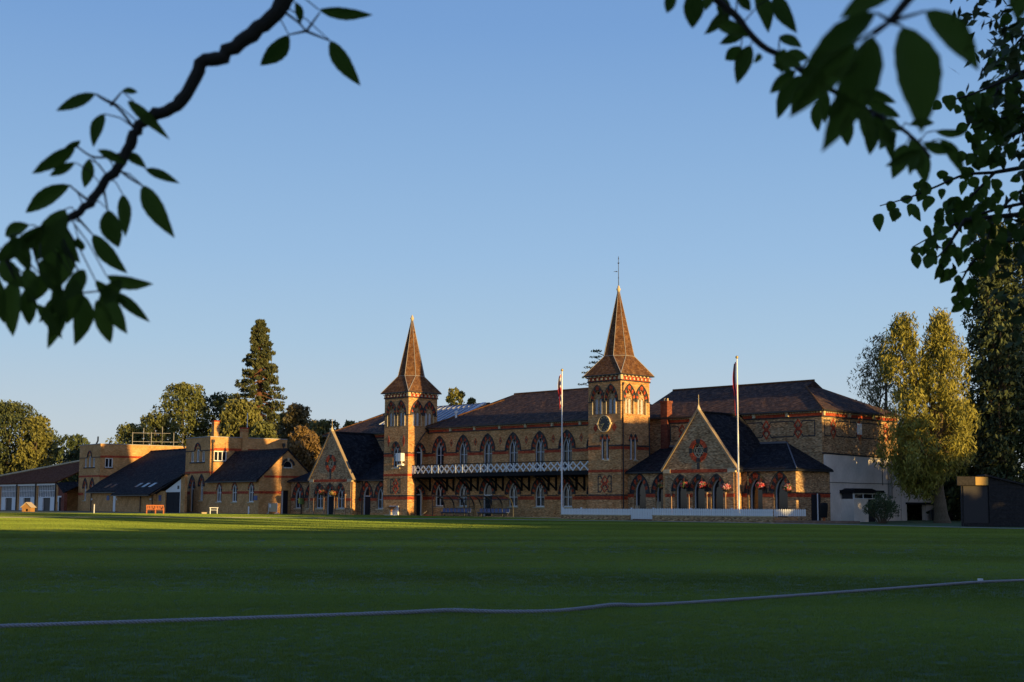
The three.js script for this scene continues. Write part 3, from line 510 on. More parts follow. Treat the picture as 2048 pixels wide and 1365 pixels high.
{ // lit door lobby against the rendered wall
  const e = (g) => onRight(g, 47.44), an = part('entrance_lobby', pav);
  mesh('lobby_wall', [e(box(8.3, 10.5, -0.5, 2.15, 0, 1.3)), e(box(12.1, 12.7, -0.5, 2.15, 0, 1.3)), e(box(10.5, 12.1, -0.5, 2.15, 0, 0.9))], M.render, an);
  mesh('lobby_door', [e(box(10.52, 12.08, -0.2, 2.12, 0.9, 0.98))], M.darkDoorAndShade, an);
  mesh('lobby_glazing', [e(box(8.35, 12.65, 2.15, 2.62, 0.1, 1.28))], M.glass, an);
  mesh('lobby_frame', [e(box(8.3, 12.7, 2.15, 2.22, 1.2, 1.32)), e(box(8.3, 12.7, 2.56, 2.64, 1.2, 1.32)), ...[8.3, 9.7, 11.15, 12.6].map((x) => e(box(x, x + 0.1, 2.2, 2.6, 1.2, 1.31)))], M.white, an);
  mesh('lobby_roof', [e(box(8.15, 12.85, 2.64, 2.9, 0, 1.45)), e(prism([[8.3, 2.9], [12.0, 2.9], [11.3, 3.05], [8.8, 3.05]], 0.1, 1.2))], M.black, an);
  mesh('dark_recess_panel', [onRight(box(3.0, 4.3, -0.4, 2.5, 0.0, 0.05), 48.06)], M.darkDoorAndShade, an);  // flat dark panel, the shade of the recess is painted into its colour
  mesh('white_post', [onRight(tube([[3.55, 0, 0.25], [3.55, 2.55, 0.25]], 0.05, 0.05, 8), 48.06)], M.white, an);
}

// ---------------------------------------------------------------- the row of school buildings on the left
const LB = [-37.03, -0.074, -175.13], LT0 = R(-52), LS = 1.055;
function flatBlock(name, label, x0, x1, h, depth, o) {
  const t = thing(name, label, 'building', LB, LT0, undefined, LS), F = (g) => onFront(g, 0), S = (g) => onRight(g, x1), cx = (x0 + x1) / 2 + (o.shift || 0), fh = [], sh = [];
  // three-light upper window under one hood
  const w = part('window', t), lights = [[-1.45, 6.4, 7.62], [0, 6.4, 7.85], [1.45, 6.4, 7.62]];
  for (const [dx, a, b] of lights) {
    const hw = 0.42; fh.push(dx ? [[cx + dx - hw, a], [cx + dx + hw, a], [cx + dx + hw, b], [cx + dx - hw, b]] : archHole(cx, a, 7.5, hw, 0.6));
    mesh('pane', [F(box(cx + dx - hw, cx + dx + hw, a, dx ? b : 7.95, -0.24, -0.2))], M.glass, w);
    mesh('frame', [F(strip([[cx + dx - hw + 0.04, a + 0.04], [cx + dx + hw - 0.04, a + 0.04], [cx + dx + hw - 0.04, b - 0.04], [cx + dx - hw + 0.04, b - 0.04]], 0.09, -0.2, -0.1, true)), F(box(cx + dx - 0.03, cx + dx + 0.03, a, b, -0.2, -0.12))], M.white, w);
  }
  mesh('sill', [F(box(cx - 2.0, cx + 2.0, 6.26, 6.4, -0.1, 0.1))], M.dark, w);
  ringParts(w, cx, 7.75, 0.5, 0.62, 0.22, F, 0, 4, true);
  mesh('dark_string', [F(box(x0, cx - 0.75, 7.66, 7.76, -0.05, 0.07)), F(box(cx + 0.75, x1, 7.66, 7.76, -0.05, 0.07))], M.dark, t);
  for (const dx of [-1.25, 1.25]) fh.push(o.door && dx < 0 ? archDoor(t, cx + dx, 0.6, 3.3, 0.45, 1.45, 0.32, F, { top: 3.25, n: 5 }) : archWindow(t, cx + dx, 1.9, 3.5, 0.42, 1.35, 0.32, F, { n: 5, frame: M.white }));
  for (const [a, b, c, d] of o.side) {
    sh.push([[a, c], [b, c], [b, d], [a, d]]); const g = part('window', t);
    mesh('pane', [S(box(a, b, c, d, -0.24, -0.2))], M.glass, g);
    const n = o.sideLights, bars = []; for (let k = 1; k < n; k++) { const x = a + (b - a) * k / n; bars.push(S(box(x - 0.05, x + 0.05, c + 0.08, d - 0.08, -0.2, -0.1))); }
    mesh('frame', [S(strip([[a + 0.05, c + 0.05], [b - 0.05, c + 0.05], [b - 0.05, d - 0.05], [a + 0.05, d - 0.05]], 0.11, -0.2, -0.08, true)), bars], M.white, g);
    mesh('sill', [S(box(a - 0.1, b + 0.1, c - 0.1, c, -0.1, 0.1))], M.dark, g);
  }
  mesh('wall', [F(prism([[x0, -0.5], [x1, -0.5], [x1, h], [x0, h]], -0.4, 0, fh)), S(prism([[0.4, -0.5], [depth, -0.5], [depth, h], [0.4, h]], -0.4, 0, sh)), box(x0, x1 - 0.42, -0.5, h - 0.4, -depth, -0.42)], M.brickPlain, t);
  mesh('parapet_coping', [box(x0 - 0.06, x1 + 0.06, h, h + 0.09, -0.45, 0.06), box(x1 - 0.4, x1 + 0.06, h, h + 0.088, -depth, -0.45)], M.lead, t);
  const sideCut = o.side[0];
  mesh('red_band', [F(box(x0, x1 + 0.02, 5.05, 5.3, -0.05, 0.02)), S(box(0.02, depth, 5.0, 5.25, -0.05, 0.02)), S(box(0.0, sideCut[0], 7.62, 7.9, -0.05, 0.02)), S(box(sideCut[0], depth, sideCut[3] + 0.06, sideCut[3] + 0.34, -0.05, 0.02)), F(box(x0, cx - 1.78, 2.6, 2.95, -0.05, 0.02)), F(box(cx + 1.78, x1, 2.6, 2.95, -0.05, 0.02))], M.red, t);
  return { t, F, S };
}
{
  const a = flatBlock('flat_roofed_block', 'flat roofed buff brick block with sunlit side wall and twin chimneys', -6.5, 0, 9.25, 10.1, { side: [[0.5, 2.15, 6.45, 7.65]], sideLights: 3, door: true });
  for (const [z, y1, w] of [[4.0, 10.35, 0.75], [1.6, 11.2, 0.7]]) { const c = part('chimney', a.t), zz = z; const x1 = z === 4 ? 0.25 : -2.4; mesh('chimney_stack', [box(x1 - 0.7, x1, 4, y1, -zz - w, -zz)], M.brickPlain, c); mesh('chimney_cap', [box(x1 - 0.76, x1 + 0.06, y1, y1 + 0.14, -zz - w - 0.06, -zz + 0.06), box(x1 - 0.73, x1 + 0.03, y1 - 0.3, y1 - 0.22, -zz - w - 0.03, -zz + 0.03)], M.red, c); }
  mesh('drainpipe', [a.S(tube([[0.28, 8.9, 0.1], [0.28, 0.4, 0.1]], 0.07, 0.07, 8)), a.S(box(0.12, 0.44, 8.6, 8.95, 0, 0.28)), a.S(tube([[9.6, 8.6, 0.1], [9.6, 7, 0.1]], 0.07, 0.07, 8)), a.S(box(9.45, 9.75, 8.4, 8.8, 0, 0.25))], M.iron, a.t);
  mesh('roof_mast', [tube([[-0.4, 7.4, -4.9], [-0.4, 12.3, -4.9]], 0.06, 0.045, 7)], M.white, a.t);
  const b = flatBlock('flat_roofed_block', 'flat roofed buff brick block furthest left, with metal guard rails on top', -40.3, -32.9, 9.45, 14, { side: [[0.7, 1.8, 6.3, 7.6]], sideLights: 2 });
  const rail = []; for (const [x, z] of [[-36.5, -6], [-36, -7.4], [-35.2, -8.2], [-34.5, -9.5], [-34, -11], [-33.6, -12.2]]) rail.push(tube([[x, 9.4, z], [x, 11.4, z]], 0.04)); rail.push(tube([[-36.5, 10.1, -6], [-33.6, 10.1, -12.2]], 0.035), tube([[-36.5, 11.3, -6], [-34.2, 11.3, -10.6]], 0.03), tube([[-34.5, 9.4, -9.5], [-34.5, 12.2, -9.5]], 0.04), tube([[-36, 9.4, -7.4], [-36, 12, -7.4]], 0.04));
  mesh('guard_rail', [rail], M.lead, b.t);
  mesh('flue', [tube([[-38.2, 9.4, -1.5], [-38.2, 9.7, -1.5], [-37.7, 10.1, -1.5], [-37.7, 10.7, -1.5]], 0.12, 0.12, 8)], std({ color: new THREE.Color().setRGB(0.5, 0.5, 0.5), roughness: 0.25, metalness: 1 }), b.t);
}
{ // gabled cottage range beside the near block
  const t = thing('cottage', 'low buff brick range with dark slate roof and three pointed windows', 'building', LB, LT0, undefined, LS), F = (g) => onFront(g, 0.25), S = (g) => onRight(g, 12.6), holes = [];
  for (const x of [3.1, 6.9, 10.85]) holes.push(archWindow(t, x, 1.72, 3.0, 0.6, 0.95, 0.16, F, { n: 6, frame: M.white, hood: false, z: -0.14 }));
  const lun = [[2.75, 5.52], [3.85, 5.52], ...Array.from({ length: 9 }, (_, i) => [3.3 + 0.55 * Math.cos(i / 8 * Math.PI), 5.75 + 0.5 * Math.sin(i / 8 * Math.PI)])];
  const dr = [[2.55, 0.3], [3.5, 0.3], [3.5, 3.0], [2.55, 3.0]];
  mesh('wall', [F(prism([[0.02, -0.5], [12.6, -0.5], [12.6, 4.3], [0.02, 4.3]], -0.4, 0, holes)), S(prism([[0.15, -0.5], [6.6, -0.5], [6.6, 4.3], [3.2, 7.45], [-0.25, 4.3], [-0.25, 4.25], [0.15, 4.25]], -0.4, 0, [lun, dr])), box(0.02, 12.15, -0.5, 4.1, -6.2, -0.3)], M.brickPlain, t);
  const w = part('window', t); mesh('pane', [S(prism(lun, -0.25, -0.2))], M.glass, w); mesh('frame', [S(strip(lun, 0.09, -0.18, -0.08, true))], M.white, w); mesh('sill', [S(box(2.65, 3.95, 5.4, 5.52, -0.1, 0.08))], M.stone, w);
  mesh('red_voussoirs', [S(strip(Array.from({ length: 11 }, (_, i) => [3.3 + 0.72 * Math.cos(i / 10 * Math.PI), 5.75 + 0.68 * Math.sin(i / 10 * Math.PI)]), 0.26, -0.05, 0.03))], M.dark, w);
  mesh('keystone', [S(prism([[3.2, 6.25], [3.4, 6.25], [3.45, 6.6], [3.15, 6.6]], 0, 0.08))], M.stone, w);
  const d = part('door', t); mesh('door_leaf', [S(box(2.85, 3.5, 0.3, 3.0, -0.3, -0.25))], M.darkDoorAndShade, d); mesh('frame', [S(box(2.55, 2.85, 0.3, 3.0, -0.3, -0.2))], M.white, d);
  mesh('red_band', [[[0.02, 2.45], [3.75, 6.25], [7.55, 10.2], [11.5, 12.62]].map(([a, b]) => F(box(a, b, 2.62, 2.9, -0.05, 0.02))), S(box(-0.25, 2.5, 2.62, 2.9, -0.05, 0.02)), S(box(0.35, 5.6, 4.38, 4.62, -0.05, 0.02)), F(box(0.02, 12.5, 4.1, 4.25, -0.05, 0.03))], M.red, t);
  const rf = part('roof', t);
  mesh('slope', [slab([[0.02, 4.08, 0.6], [12.72, 4.08, 0.6], [12.72, 7.6, -3.2], [0.02, 7.6, -3.2]], 0.13)], M.slateDark, rf); mesh('slope', [slab([[0.02, 4.2, -6.9], [12.72, 4.2, -6.9], [12.72, 7.6, -3.2], [0.02, 7.6, -3.2]], 0.13)], M.slateDark, rf);
  mesh('ridge_tiles', [tube([[0.02, 7.62, -3.2], [12.72, 7.62, -3.2]], 0.09, 0.09, 6)], M.slate, rf); mesh('gutter', [box(0.02, 12.7, 3.9, 4.03, 0.55, 0.68)], M.iron, rf);
  mesh('notice', [F(box(11.55, 12.35, 1.9, 2.4, 0.02, 0.06))], M.blue, t);
}
{ // barn with the great slate roof
  const t = thing('barn', 'low brick barn with a great sweeping dark slate roof', 'building', LB, LT0, undefined, LS), F = (g) => onFront(g, 2), zr = -7.2, yr = 8.65;
  mesh('wall', [F(box(-30.6, -21.2, -0.5, 3.0, -0.4, 0)), F(box(-21.2, -10.0, -0.5, 2.6, -0.1, 0.3)), box(-32.8, -30.6, -0.5, 3.1, 0.02, 1.6)], M.brickPlain, t);
  const rf = part('roof', t), k = (yr - 3.0) / (2.35 - zr);
  mesh('slope', [slab([[-31.4, 3.02, 2.4], [-21.3, 3.02, 2.4], [-21.3, yr, zr], [-32.85, yr, zr], [-32.85, 3.02 + 2.4 * k, 0.02], [-31.4, 3.02 + 2.4 * k, 0.02]].filter((p, i) => i !== 5 || true), 0.14)], M.slateDark, rf);
  mesh('slope', [slab([[-21.3, 2.62, 3.1], [-9.7, 2.62, 3.1], [-9.7, 2.62 + 3.1 * k, 0.02], [-6.55, yr - 1.6, -5.2], [-6.55, yr, zr], [-21.3, yr, zr]].map((p) => [p[0], 2.62 + (3.1 - p[2]) * (yr - 2.62) / (3.1 - zr), p[2]]), 0.14)], M.slateDark, rf);
  mesh('ridge_tiles', [tube([[-32.85, yr + 0.04, zr], [-6.55, yr + 0.04, zr]], 0.1, 0.1, 6)], M.slate, rf);
  mesh('gutter', [box(-31.4, -21.3, 2.82, 2.95, 2.35, 2.48), box(-21.3, -9.7, 2.42, 2.55, 3.05, 3.18)], M.iron, rf);
  for (const x of [-27.5, -25.5, -17.8, -15.6, -13.6]) { const yy = (z) => (x < -21.3 ? 3.02 + (2.4 - z) * k : 2.62 + (3.1 - z) * (yr - 2.62) / (3.1 - zr)) + 0.03; mesh('rooflight', [slab([[x, yy(1.6), 1.6], [x + 0.9, yy(1.6), 1.6], [x + 0.9, yy(0.7), 0.7], [x, yy(0.7), 0.7]], 0.05)], new THREE.MeshPhysicalMaterial({ color: new THREE.Color().setRGB(0.05, 0.06, 0.08), roughness: 0.12 }), rf); }
  mesh('wall', [box(-9.9, -7.5, -0.5, 3.0, 1.7, 2.0), box(-3.3, -2.2, -0.5, 4.9, 1.7, 2.0)], M.brickPlain, t);
  mesh('white_gable', [prism([[-7.5, 2.85], [-3.3, 2.85], [-3.3, 4.4], [-7.5, 3.05]], 1.75, 1.95)], M.white, t);
  for (const x of [-7.5, -5.4]) mesh('dark_opening_leaf', [box(x, x + 2.08, 0.2, 2.85, 1.78, 1.86), box(x + 0.1, x + 1.98, 1.4, 1.52, 1.86, 1.9)], M.darkDoorAndShade, t);  // added dark leaves, the deep shade of the opening is put into their colour
  mesh('door_post', [box(-3.42, -3.3, 0.2, 2.85, 1.86, 2.02)], M.white, t); mesh('vent_hole', [box(-4.3, -3.8, 3.2, 3.6, 1.95, 1.97)], M.iron, t);
  const pr = part('porch_roof', t); mesh('slope', [slab([[-10.0, 2.75, 2.3], [-2.1, 5.0, 2.3], [-2.1, 5.0, 1.5], [-10.0, 2.75, 1.5]], 0.12)], M.slateDark, pr);
  const d = part('door', t); mesh('door_leaf', [F(box(-23.0, -22.3, 0.3, 2.6, 0, 0.06))], M.white, d); mesh('notice', [F(box(-25.2, -24.4, 1.9, 2.5, 0, 0.05))], M.blue, d);
  mesh('drainpipe', [F(tube([[-30.3, 2.9, 0.1], [-30.3, 0.3, 0.1]], 0.06)), F(tube([[-10.3, 2.4, 0.4], [-10.3, 0.3, 0.4]], 0.06)), F(tube([[-13.8, 2.4, 0.4], [-13.8, 0.3, 0.4]], 0.06))], M.iron, t);
  for (const x of [-30.1, -21.8, -10.9]) mesh('wall_lamp', [F(box(x, x + 0.14, 1.9, 2.15, x < -21 ? 0.02 : 0.3, x < -21 ? 0.16 : 0.46))], M.white, t);
  mesh('notice', [F(box(-9.3, -8.6, 1.8, 2.5, 0.0, 0.04))], M.blue, t);
}
{ // workshops with tall white doors at the picture's left edge
  const t = thing('workshop', 'long low workshop with white framed glazed doors and red brown tiled roof', 'building', LB, LT0, undefined, LS), F = (g) => onFront(g, 2);
  mesh('wall', [box(-76, -43, -0.5, 4.3, -10, 1.6)], M.brickPlain, t);
  mesh('side_wall', [F(prism([[-43, -0.5], [-40.35, -0.5], [-40.35, 2.9], [-43, 4.2]], -0.5, -0.1))], M.brickRed, t);
  mesh('lean_to_roof', [slab([[-43.1, 4.35, 2.1], [-40.3, 2.95, 2.1], [-40.3, 4.6, -1.5], [-43.1, 4.6, -1.5]].map((p) => p), 0.12)], M.slateDark, t);
  for (let k = 0; k < 4; k++) {
    const x0 = -50.6 - k * 7.9, w = 6.8, b = part('workshop_bay', t);
    mesh('pane', [F(box(x0, x0 + w, 2.35, 4.0, -0.38, -0.3))], M.glass, b);
    const bars = []; for (let i = 0; i <= 10; i++) bars.push(F(box(x0 + i * w / 10 - 0.05, x0 + i * w / 10 + 0.05, 2.3, 4.05, -0.3, -0.16))); bars.push(F(box(x0, x0 + w, 2.25, 2.38, -0.3, -0.14)), F(box(x0, x0 + w, 3.2, 3.28, -0.3, -0.2)), F(box(x0 - 0.2, x0 + w + 0.2, 4.0, 4.4, -0.4, 0.05)));
    mesh('frame', [bars], M.white, b);
    for (const [a, c] of [[0, 0.27], [0.7, 1]]) mesh('door_leaf', [F(box(x0 + a * w, x0 + c * w, 0.3, 2.25, -0.35, -0.15))], M.white, b);
    mesh('painted_dark_doorway', [F(box(x0 + 0.27 * w, x0 + 0.7 * w, 0.3, 2.25, -0.38, -0.32))], std({ color: new THREE.Color().setRGB(0.05, 0.035, 0.025), roughness: 0.6 }), b);  // flat dark sheet whose colour stands in for the unlit doorway
    mesh('pier', [F(box(x0 + w, x0 + w + 1.1, -0.5, 4.0, -0.4, 0))], M.brickPlain, b);
    mesh('drainpipe', [F(tube([[x0 + w + 0.5, 4.2, 0.1], [x0 + w + 0.5, 0.3, 0.1]], 0.09))], M.iron, b);
  }
  const rf = part('roof', t);
  mesh('slope', [slab([[-78, 4.4, 2.3], [-43.0, 4.4, 2.3], [-40.4, 7.9, -4.5], [-46, 7.9, -4.5], [-78, 4.9, 0.6]].map((p) => [p[0], 4.4 + (2.3 - p[2]) * 0.515, p[2]]), 0.14)], M.tileRoof, rf);
  mesh('slope', [slab([[-46, 7.9, -4.5], [-40.4, 7.9, -4.5], [-40.4, 5, -11], [-46, 5, -11]], 0.14)], M.tileRoof, rf);
  mesh('verge', [tube([[-78, 5.35, 0.6], [-46, 7.98, -4.5]], 0.16, 0.16, 6)], M.stone, rf); mesh('ridge_tiles', [tube([[-46, 7.98, -4.5], [-40.4, 7.98, -4.5]], 0.12, 0.12, 6)], M.slate, rf);
  const d = part('door', t); mesh('door_leaf', [F(box(-42.2, -41.6, 0.3, 2.3, -0.1, -0.05))], M.darkDoorAndShade, d); mesh('frame', [F(box(-42.5, -42.2, 0.3, 2.5, -0.12, -0.02)), F(box(-42.9, -42.5, 1.7, 2.5, -0.12, -0.02)), F(box(-42.2, -41.4, 2.3, 2.5, -0.12, -0.02))], M.white, d);
}

// ---------------------------------------------------------------- things round the pavilion
const TURN = R(-46);
const at = (x, y, z) => PV(x, y, z).toArray();
function flagpole(label, x, z, h, flag) {
  const t = thing('flagpole', label, 'flagpole', at(x, 0.2, z), TURN, 'flagpoles');
  mesh('pole', [cyl(0, 0, 0, h, 0.085, 0.05, 10)], M.white, t); mesh('finial', [new THREE.SphereGeometry(0.13, 10, 8).translate(0, h + 0.08, 0)], M.gilt, t);
  // a limp flag: a folded sheet hanging by the pole, banded with its cloth's colours
  const W = 14, H = 22, pos = [], col = [], idx = [], len = flag.len;
  for (let j = 0; j <= H; j++) for (let i = 0; i <= W; i++) {
    const u = i / W, v = j / H, sag = u * (0.25 + 0.35 * v), x0 = -0.1 - u * flag.w * (0.75 + 0.4 * Math.sin(v * 3.0 + 0.6)) * (0.4 + 0.6 * Math.sin(Math.PI * Math.min(1, v * 1.15 + 0.08)));
    pos.push(x0, h - 0.3 - v * len * (1 - 0.1 * u) - sag * 0.9, 0.12 * Math.sin(u * 11 + v * 2.5) + 0.05 * Math.sin(u * 23 - v * 4)); col.push(...flag.color(u, v));
  }
  for (let j = 0; j < H; j++) for (let i = 0; i < W; i++) { const a = j * (W + 1) + i; idx.push(a, a + W + 1, a + 1, a + 1, a + W + 1, a + W + 2); }
  const g = new THREE.BufferGeometry(); g.setAttribute('position', new THREE.Float32BufferAttribute(pos, 3)); g.setAttribute('color', new THREE.Float32BufferAttribute(col, 3)); g.setIndex(idx); g.computeVertexNormals();
  mesh('flag', g, std({ vertexColors: true, side: THREE.DoubleSide, roughness: 0.8 }), t);
}
const RED = [0.42, 0.02, 0.025], NAVY = [0.012, 0.02, 0.10], WHT = [0.7, 0.7, 0.7];
flagpole('white flagpole with a limp union flag at the left end of the picket fence', 25.6, 3.2, 13.5, { len: 3.0, w: 0.42, color: (u, v) => {
  const x = u * 2 - 1, y = v * 2 - 1, d = Math.abs(Math.abs(x) - Math.abs(y)); if (Math.abs(x) < 0.16 || Math.abs(y) < 0.2) return RED; if (Math.abs(x) < 0.3 || Math.abs(y) < 0.36) return WHT; return d < 0.12 ? RED : d < 0.3 ? WHT : NAVY; } });
flagpole('white flagpole with a limp dark red and navy flag beside the clock side porch', 44.85, 2.5, 13.35, { len: 4.3, w: 0.34, color: (u, v) => (u < 0.22 || (u + v) % 0.55 < 0.12 ? NAVY : v > 0.85 || u > 0.25 ? RED : WHT) });
{ // white picket fence on its low wall
  const t = thing('picket_fence', 'white picket fence in front of the clock tower wing', 'fence', at(0, 0, 0), TURN), z = 3.5;
  const run = (p, q, y0, y1) => { const n = Math.round(Math.hypot(q[0] - p[0], q[1] - p[1]) / 0.19); for (let k = 0; k < n; k++) { const u = (k + 0.5) / n, x = p[0] + (q[0] - p[0]) * u, zz = p[1] + (q[1] - p[1]) * u; const m = new THREE.Mesh(PK(y1 - y0), M.white); m.name = 'picket'; m.position.set(x, y0, zz); m.rotation.y = -Math.atan2(q[1] - p[1], q[0] - p[0]); m.castShadow = m.receiveShadow = true; t.add(m); } };
  const cache = {}; const PK = (h) => cache[h.toFixed(2)] ||= project(prism([[-0.075, 0], [0.075, 0], [0.075, h - 0.06], [0, h], [-0.075, h - 0.06]], -0.015, 0.015));
  run([26.0, z], [34.1, z], 0.7, 1.23); run([36.6, z], [48.9, z], 0.72, 1.28); run([48.95, z - 0.05], [50.2, z - 2.6], 0.72, 1.28);
  run([34.15, z], [36.55, z], 0.36, 1.25);
  mesh('rail', [box(26, 34.1, 0.82, 0.88, z - 0.06, z - 0.02), box(26, 34.1, 1.06, 1.12, z - 0.06, z - 0.02), box(34.15, 36.55, 0.5, 0.58, z - 0.06, z - 0.02), box(34.15, 36.55, 1.0, 1.08, z - 0.06, z - 0.02), box(36.6, 48.9, 0.84, 0.9, z - 0.06, z - 0.02), box(36.6, 48.9, 1.1, 1.16, z - 0.06, z - 0.02)], M.white, t);
  for (const x of [25.95, 28.2, 34.12, 36.58, 40.6, 44.8]) mesh('fence_post', [box(x - 0.06, x + 0.06, 0.3, 1.32, z - 0.16, z - 0.04)], M.white, t);
  const w = thing('garden_wall', 'low brick wall carrying the white picket fence', 'wall', at(0, 0, 0), TURN);
  mesh('wall_length', [box(25.9, 34.05, -0.4, 0.62, z - 0.15, z + 0.15)], M.brickGrey, w); mesh('wall_length', [box(36.65, 48.95, -0.4, 0.64, z - 0.15, z + 0.15)], M.brickGrey, w);
  mesh('coping', [box(25.85, 34.08, 0.62, 0.7, z - 0.19, z + 0.19), box(36.62, 49.0, 0.64, 0.72, z - 0.19, z + 0.19)], M.stone, w);
}
function dugout(label, x0, x1) { // curved team shelter: black tube ribs, clear back, seats
  const t = thing('team_shelter', label, 'shelter', at(x0, 0.34, 1.1), TURN, 'curved team shelters'), w = x1 - x0;
  const prof = [[0.75, 2.02], [0.3, 2.06], [-0.15, 1.96], [-0.5, 1.7], [-0.74, 1.3], [-0.84, 0.8], [-0.86, 0]];
  for (let k = 0; k < 4; k++) mesh('rib', [tube(prof.map(([z, y]) => [w * k / 3, y, z]), 0.075, 0.075, 6), tube([[w * k / 3, 0.04, -0.86], [w * k / 3, 0.04, 0.6]], 0.035)], M.iron, t);
  for (const [z, y] of [prof[0], prof[3], prof[5]]) mesh('rail', [tube([[0, y, z], [w, y, z]], 0.04)], M.iron, t);
  mesh('front_post', [tube([[0, 2.02, 0.75], [0, 0, 0.75]], 0.04), tube([[0, 1.0, -0.8], [0, 1.0, 0.75]], 0.03)], M.iron, t);
  const pos = [], idx = []; prof.forEach(([z, y], i) => { pos.push(0.02, y - 0.02, z + 0.01, w - 0.02, y - 0.02, z + 0.01); if (i) { const a = i * 2 - 2; idx.push(a, a + 1, a + 2, a + 1, a + 3, a + 2); } });
  const g = new THREE.BufferGeometry(); g.setAttribute('position', new THREE.Float32BufferAttribute(pos, 3)); g.setIndex(idx); g.computeVertexNormals();
  mesh('clear_panel', g, new THREE.MeshPhysicalMaterial({ color: 0xdfe6ea, roughness: 0.12, transmission: 1, thickness: 0, side: THREE.DoubleSide }), t);
  for (let k = 0; k < 8; k++) { const x = 0.35 + k * (w - 0.7) / 7; mesh('seat', [box(x - 0.2, x + 0.2, 0.42, 0.47, -0.5, -0.08), box(x - 0.2, x + 0.2, 0.47, 0.8, -0.55, -0.5)], M.blue, t); }
  mesh('seat_beam', [box(0.1, w - 0.1, 0.3, 0.42, -0.36, -0.24), box(0.2, 0.28, 0, 0.3, -0.34, -0.26), box(w - 0.28, w - 0.2, 0, 0.3, -0.34, -0.26)], M.iron, t);
}
dugout('black framed curved team shelter nearer the left spire tower', 6.2, 10.7);
dugout('black framed curved team shelter in front of the pavilion hall doorway', 11.7, 16.2);

function blobFlowers(n, r, seed, pal, squash = 0.8) {
  const rnd = rngOf(seed), pos = [], nor = [], col = [];
  for (let i = 0; i < n; i++) {
    const d = V(rnd() - 0.5, rnd() - 0.5, rnd() - 0.5).normalize(), p = d.clone().multiplyScalar(r * (0.6 + 0.4 * rnd())); p.y *= squash;
    const nn = d.add(V(rnd() - 0.5, rnd() - 0.5, rnd() - 0.5)).normalize(), t = V(rnd(), rnd(), rnd()).cross(nn).normalize(), b = nn.clone().cross(t), s = 0.05 + rnd() * 0.045, c = pal[Math.floor(rnd() * pal.length)];
    for (const k of [[1, 0], [0, 1], [-1, 0], [1, 0], [-1, 0], [0, -1]]) { pos.push(p.x + (t.x * k[0] + b.x * k[1]) * s, p.y + (t.y * k[0] + b.y * k[1]) * s, p.z + (t.z * k[0] + b.z * k[1]) * s); nor.push(nn.x, nn.y, nn.z); col.push(...c); }
  }
  const g = new THREE.BufferGeometry(); g.setAttribute('position', new THREE.Float32BufferAttribute(pos, 3)); g.setAttribute('normal', new THREE.Float32BufferAttribute(nor, 3)); g.setAttribute('color', new THREE.Float32BufferAttribute(col, 3)); return g;
}
const GRN = [0.04, 0.09, 0.02], GRN2 = [0.09, 0.13, 0.03], PINK = [0.55, 0.06, 0.08], CRIM = [0.42, 0.025, 0.03], PALE = [0.4, 0.2, 0.2], YEL = [0.62, 0.42, 0.1];
[[34.3, 3.3, -0.45, 'first', [GRN, YEL, CRIM, YEL, GRN2]], [37.75, 3.28, 0.7, 'second', [GRN, GRN2, PINK, CRIM]], [39.65, 3.27, 0.7, 'third', [CRIM, PINK, GRN, PALE]], [42.15, 3.1, 0.7, 'fourth', [CRIM, PINK, PALE, PALE, GRN]], [44.85, 3.2, -0.45, 'fifth', [PINK, PALE, GRN, CRIM]], [47.5, 3.02, -0.45, 'last', [PINK, GRN2, PALE, GRN]], [-14.1, 2.86, 0.7, 'left', [YEL, CRIM, GRN2, PINK]], [-12.05, 2.74, 0.7, 'right', [YEL, CRIM, GRN2, YEL]]].forEach(([x, y, z, w, pal], i) => {
  const label = x > 0 ? `${w} hanging flower basket along the clock side wing, counted from the clock tower` : `${w} one of two flower baskets hanging on the porch by the left spire`;
  const t = thing('hanging_basket', label, 'flower basket', at(x, y, z), TURN, 'hanging flower baskets'), wall = z > 0 ? 0.25 : -0.9, dz = wall - z;
  mesh('basket', [new THREE.LatheGeometry([[0.001, -0.38], [0.2, -0.3], [0.3, -0.1], [0.32, 0]].map((p) => new THREE.Vector2(...p)), 10)], M.iron, t);
  mesh('flowers', blobFlowers(420, 0.42, 100 + i, pal, 0.72), M.leaves, t);
  mesh('bracket', [tube([[0, 0.75, dz], [0, 0.75, 0]], 0.02), tube([[0, 0.35, dz], [0, 0.75, dz + 0.35]], 0.018), tube([[0, 0.75, 0], [0, 0, 0]], 0.01)], M.iron, t);
});
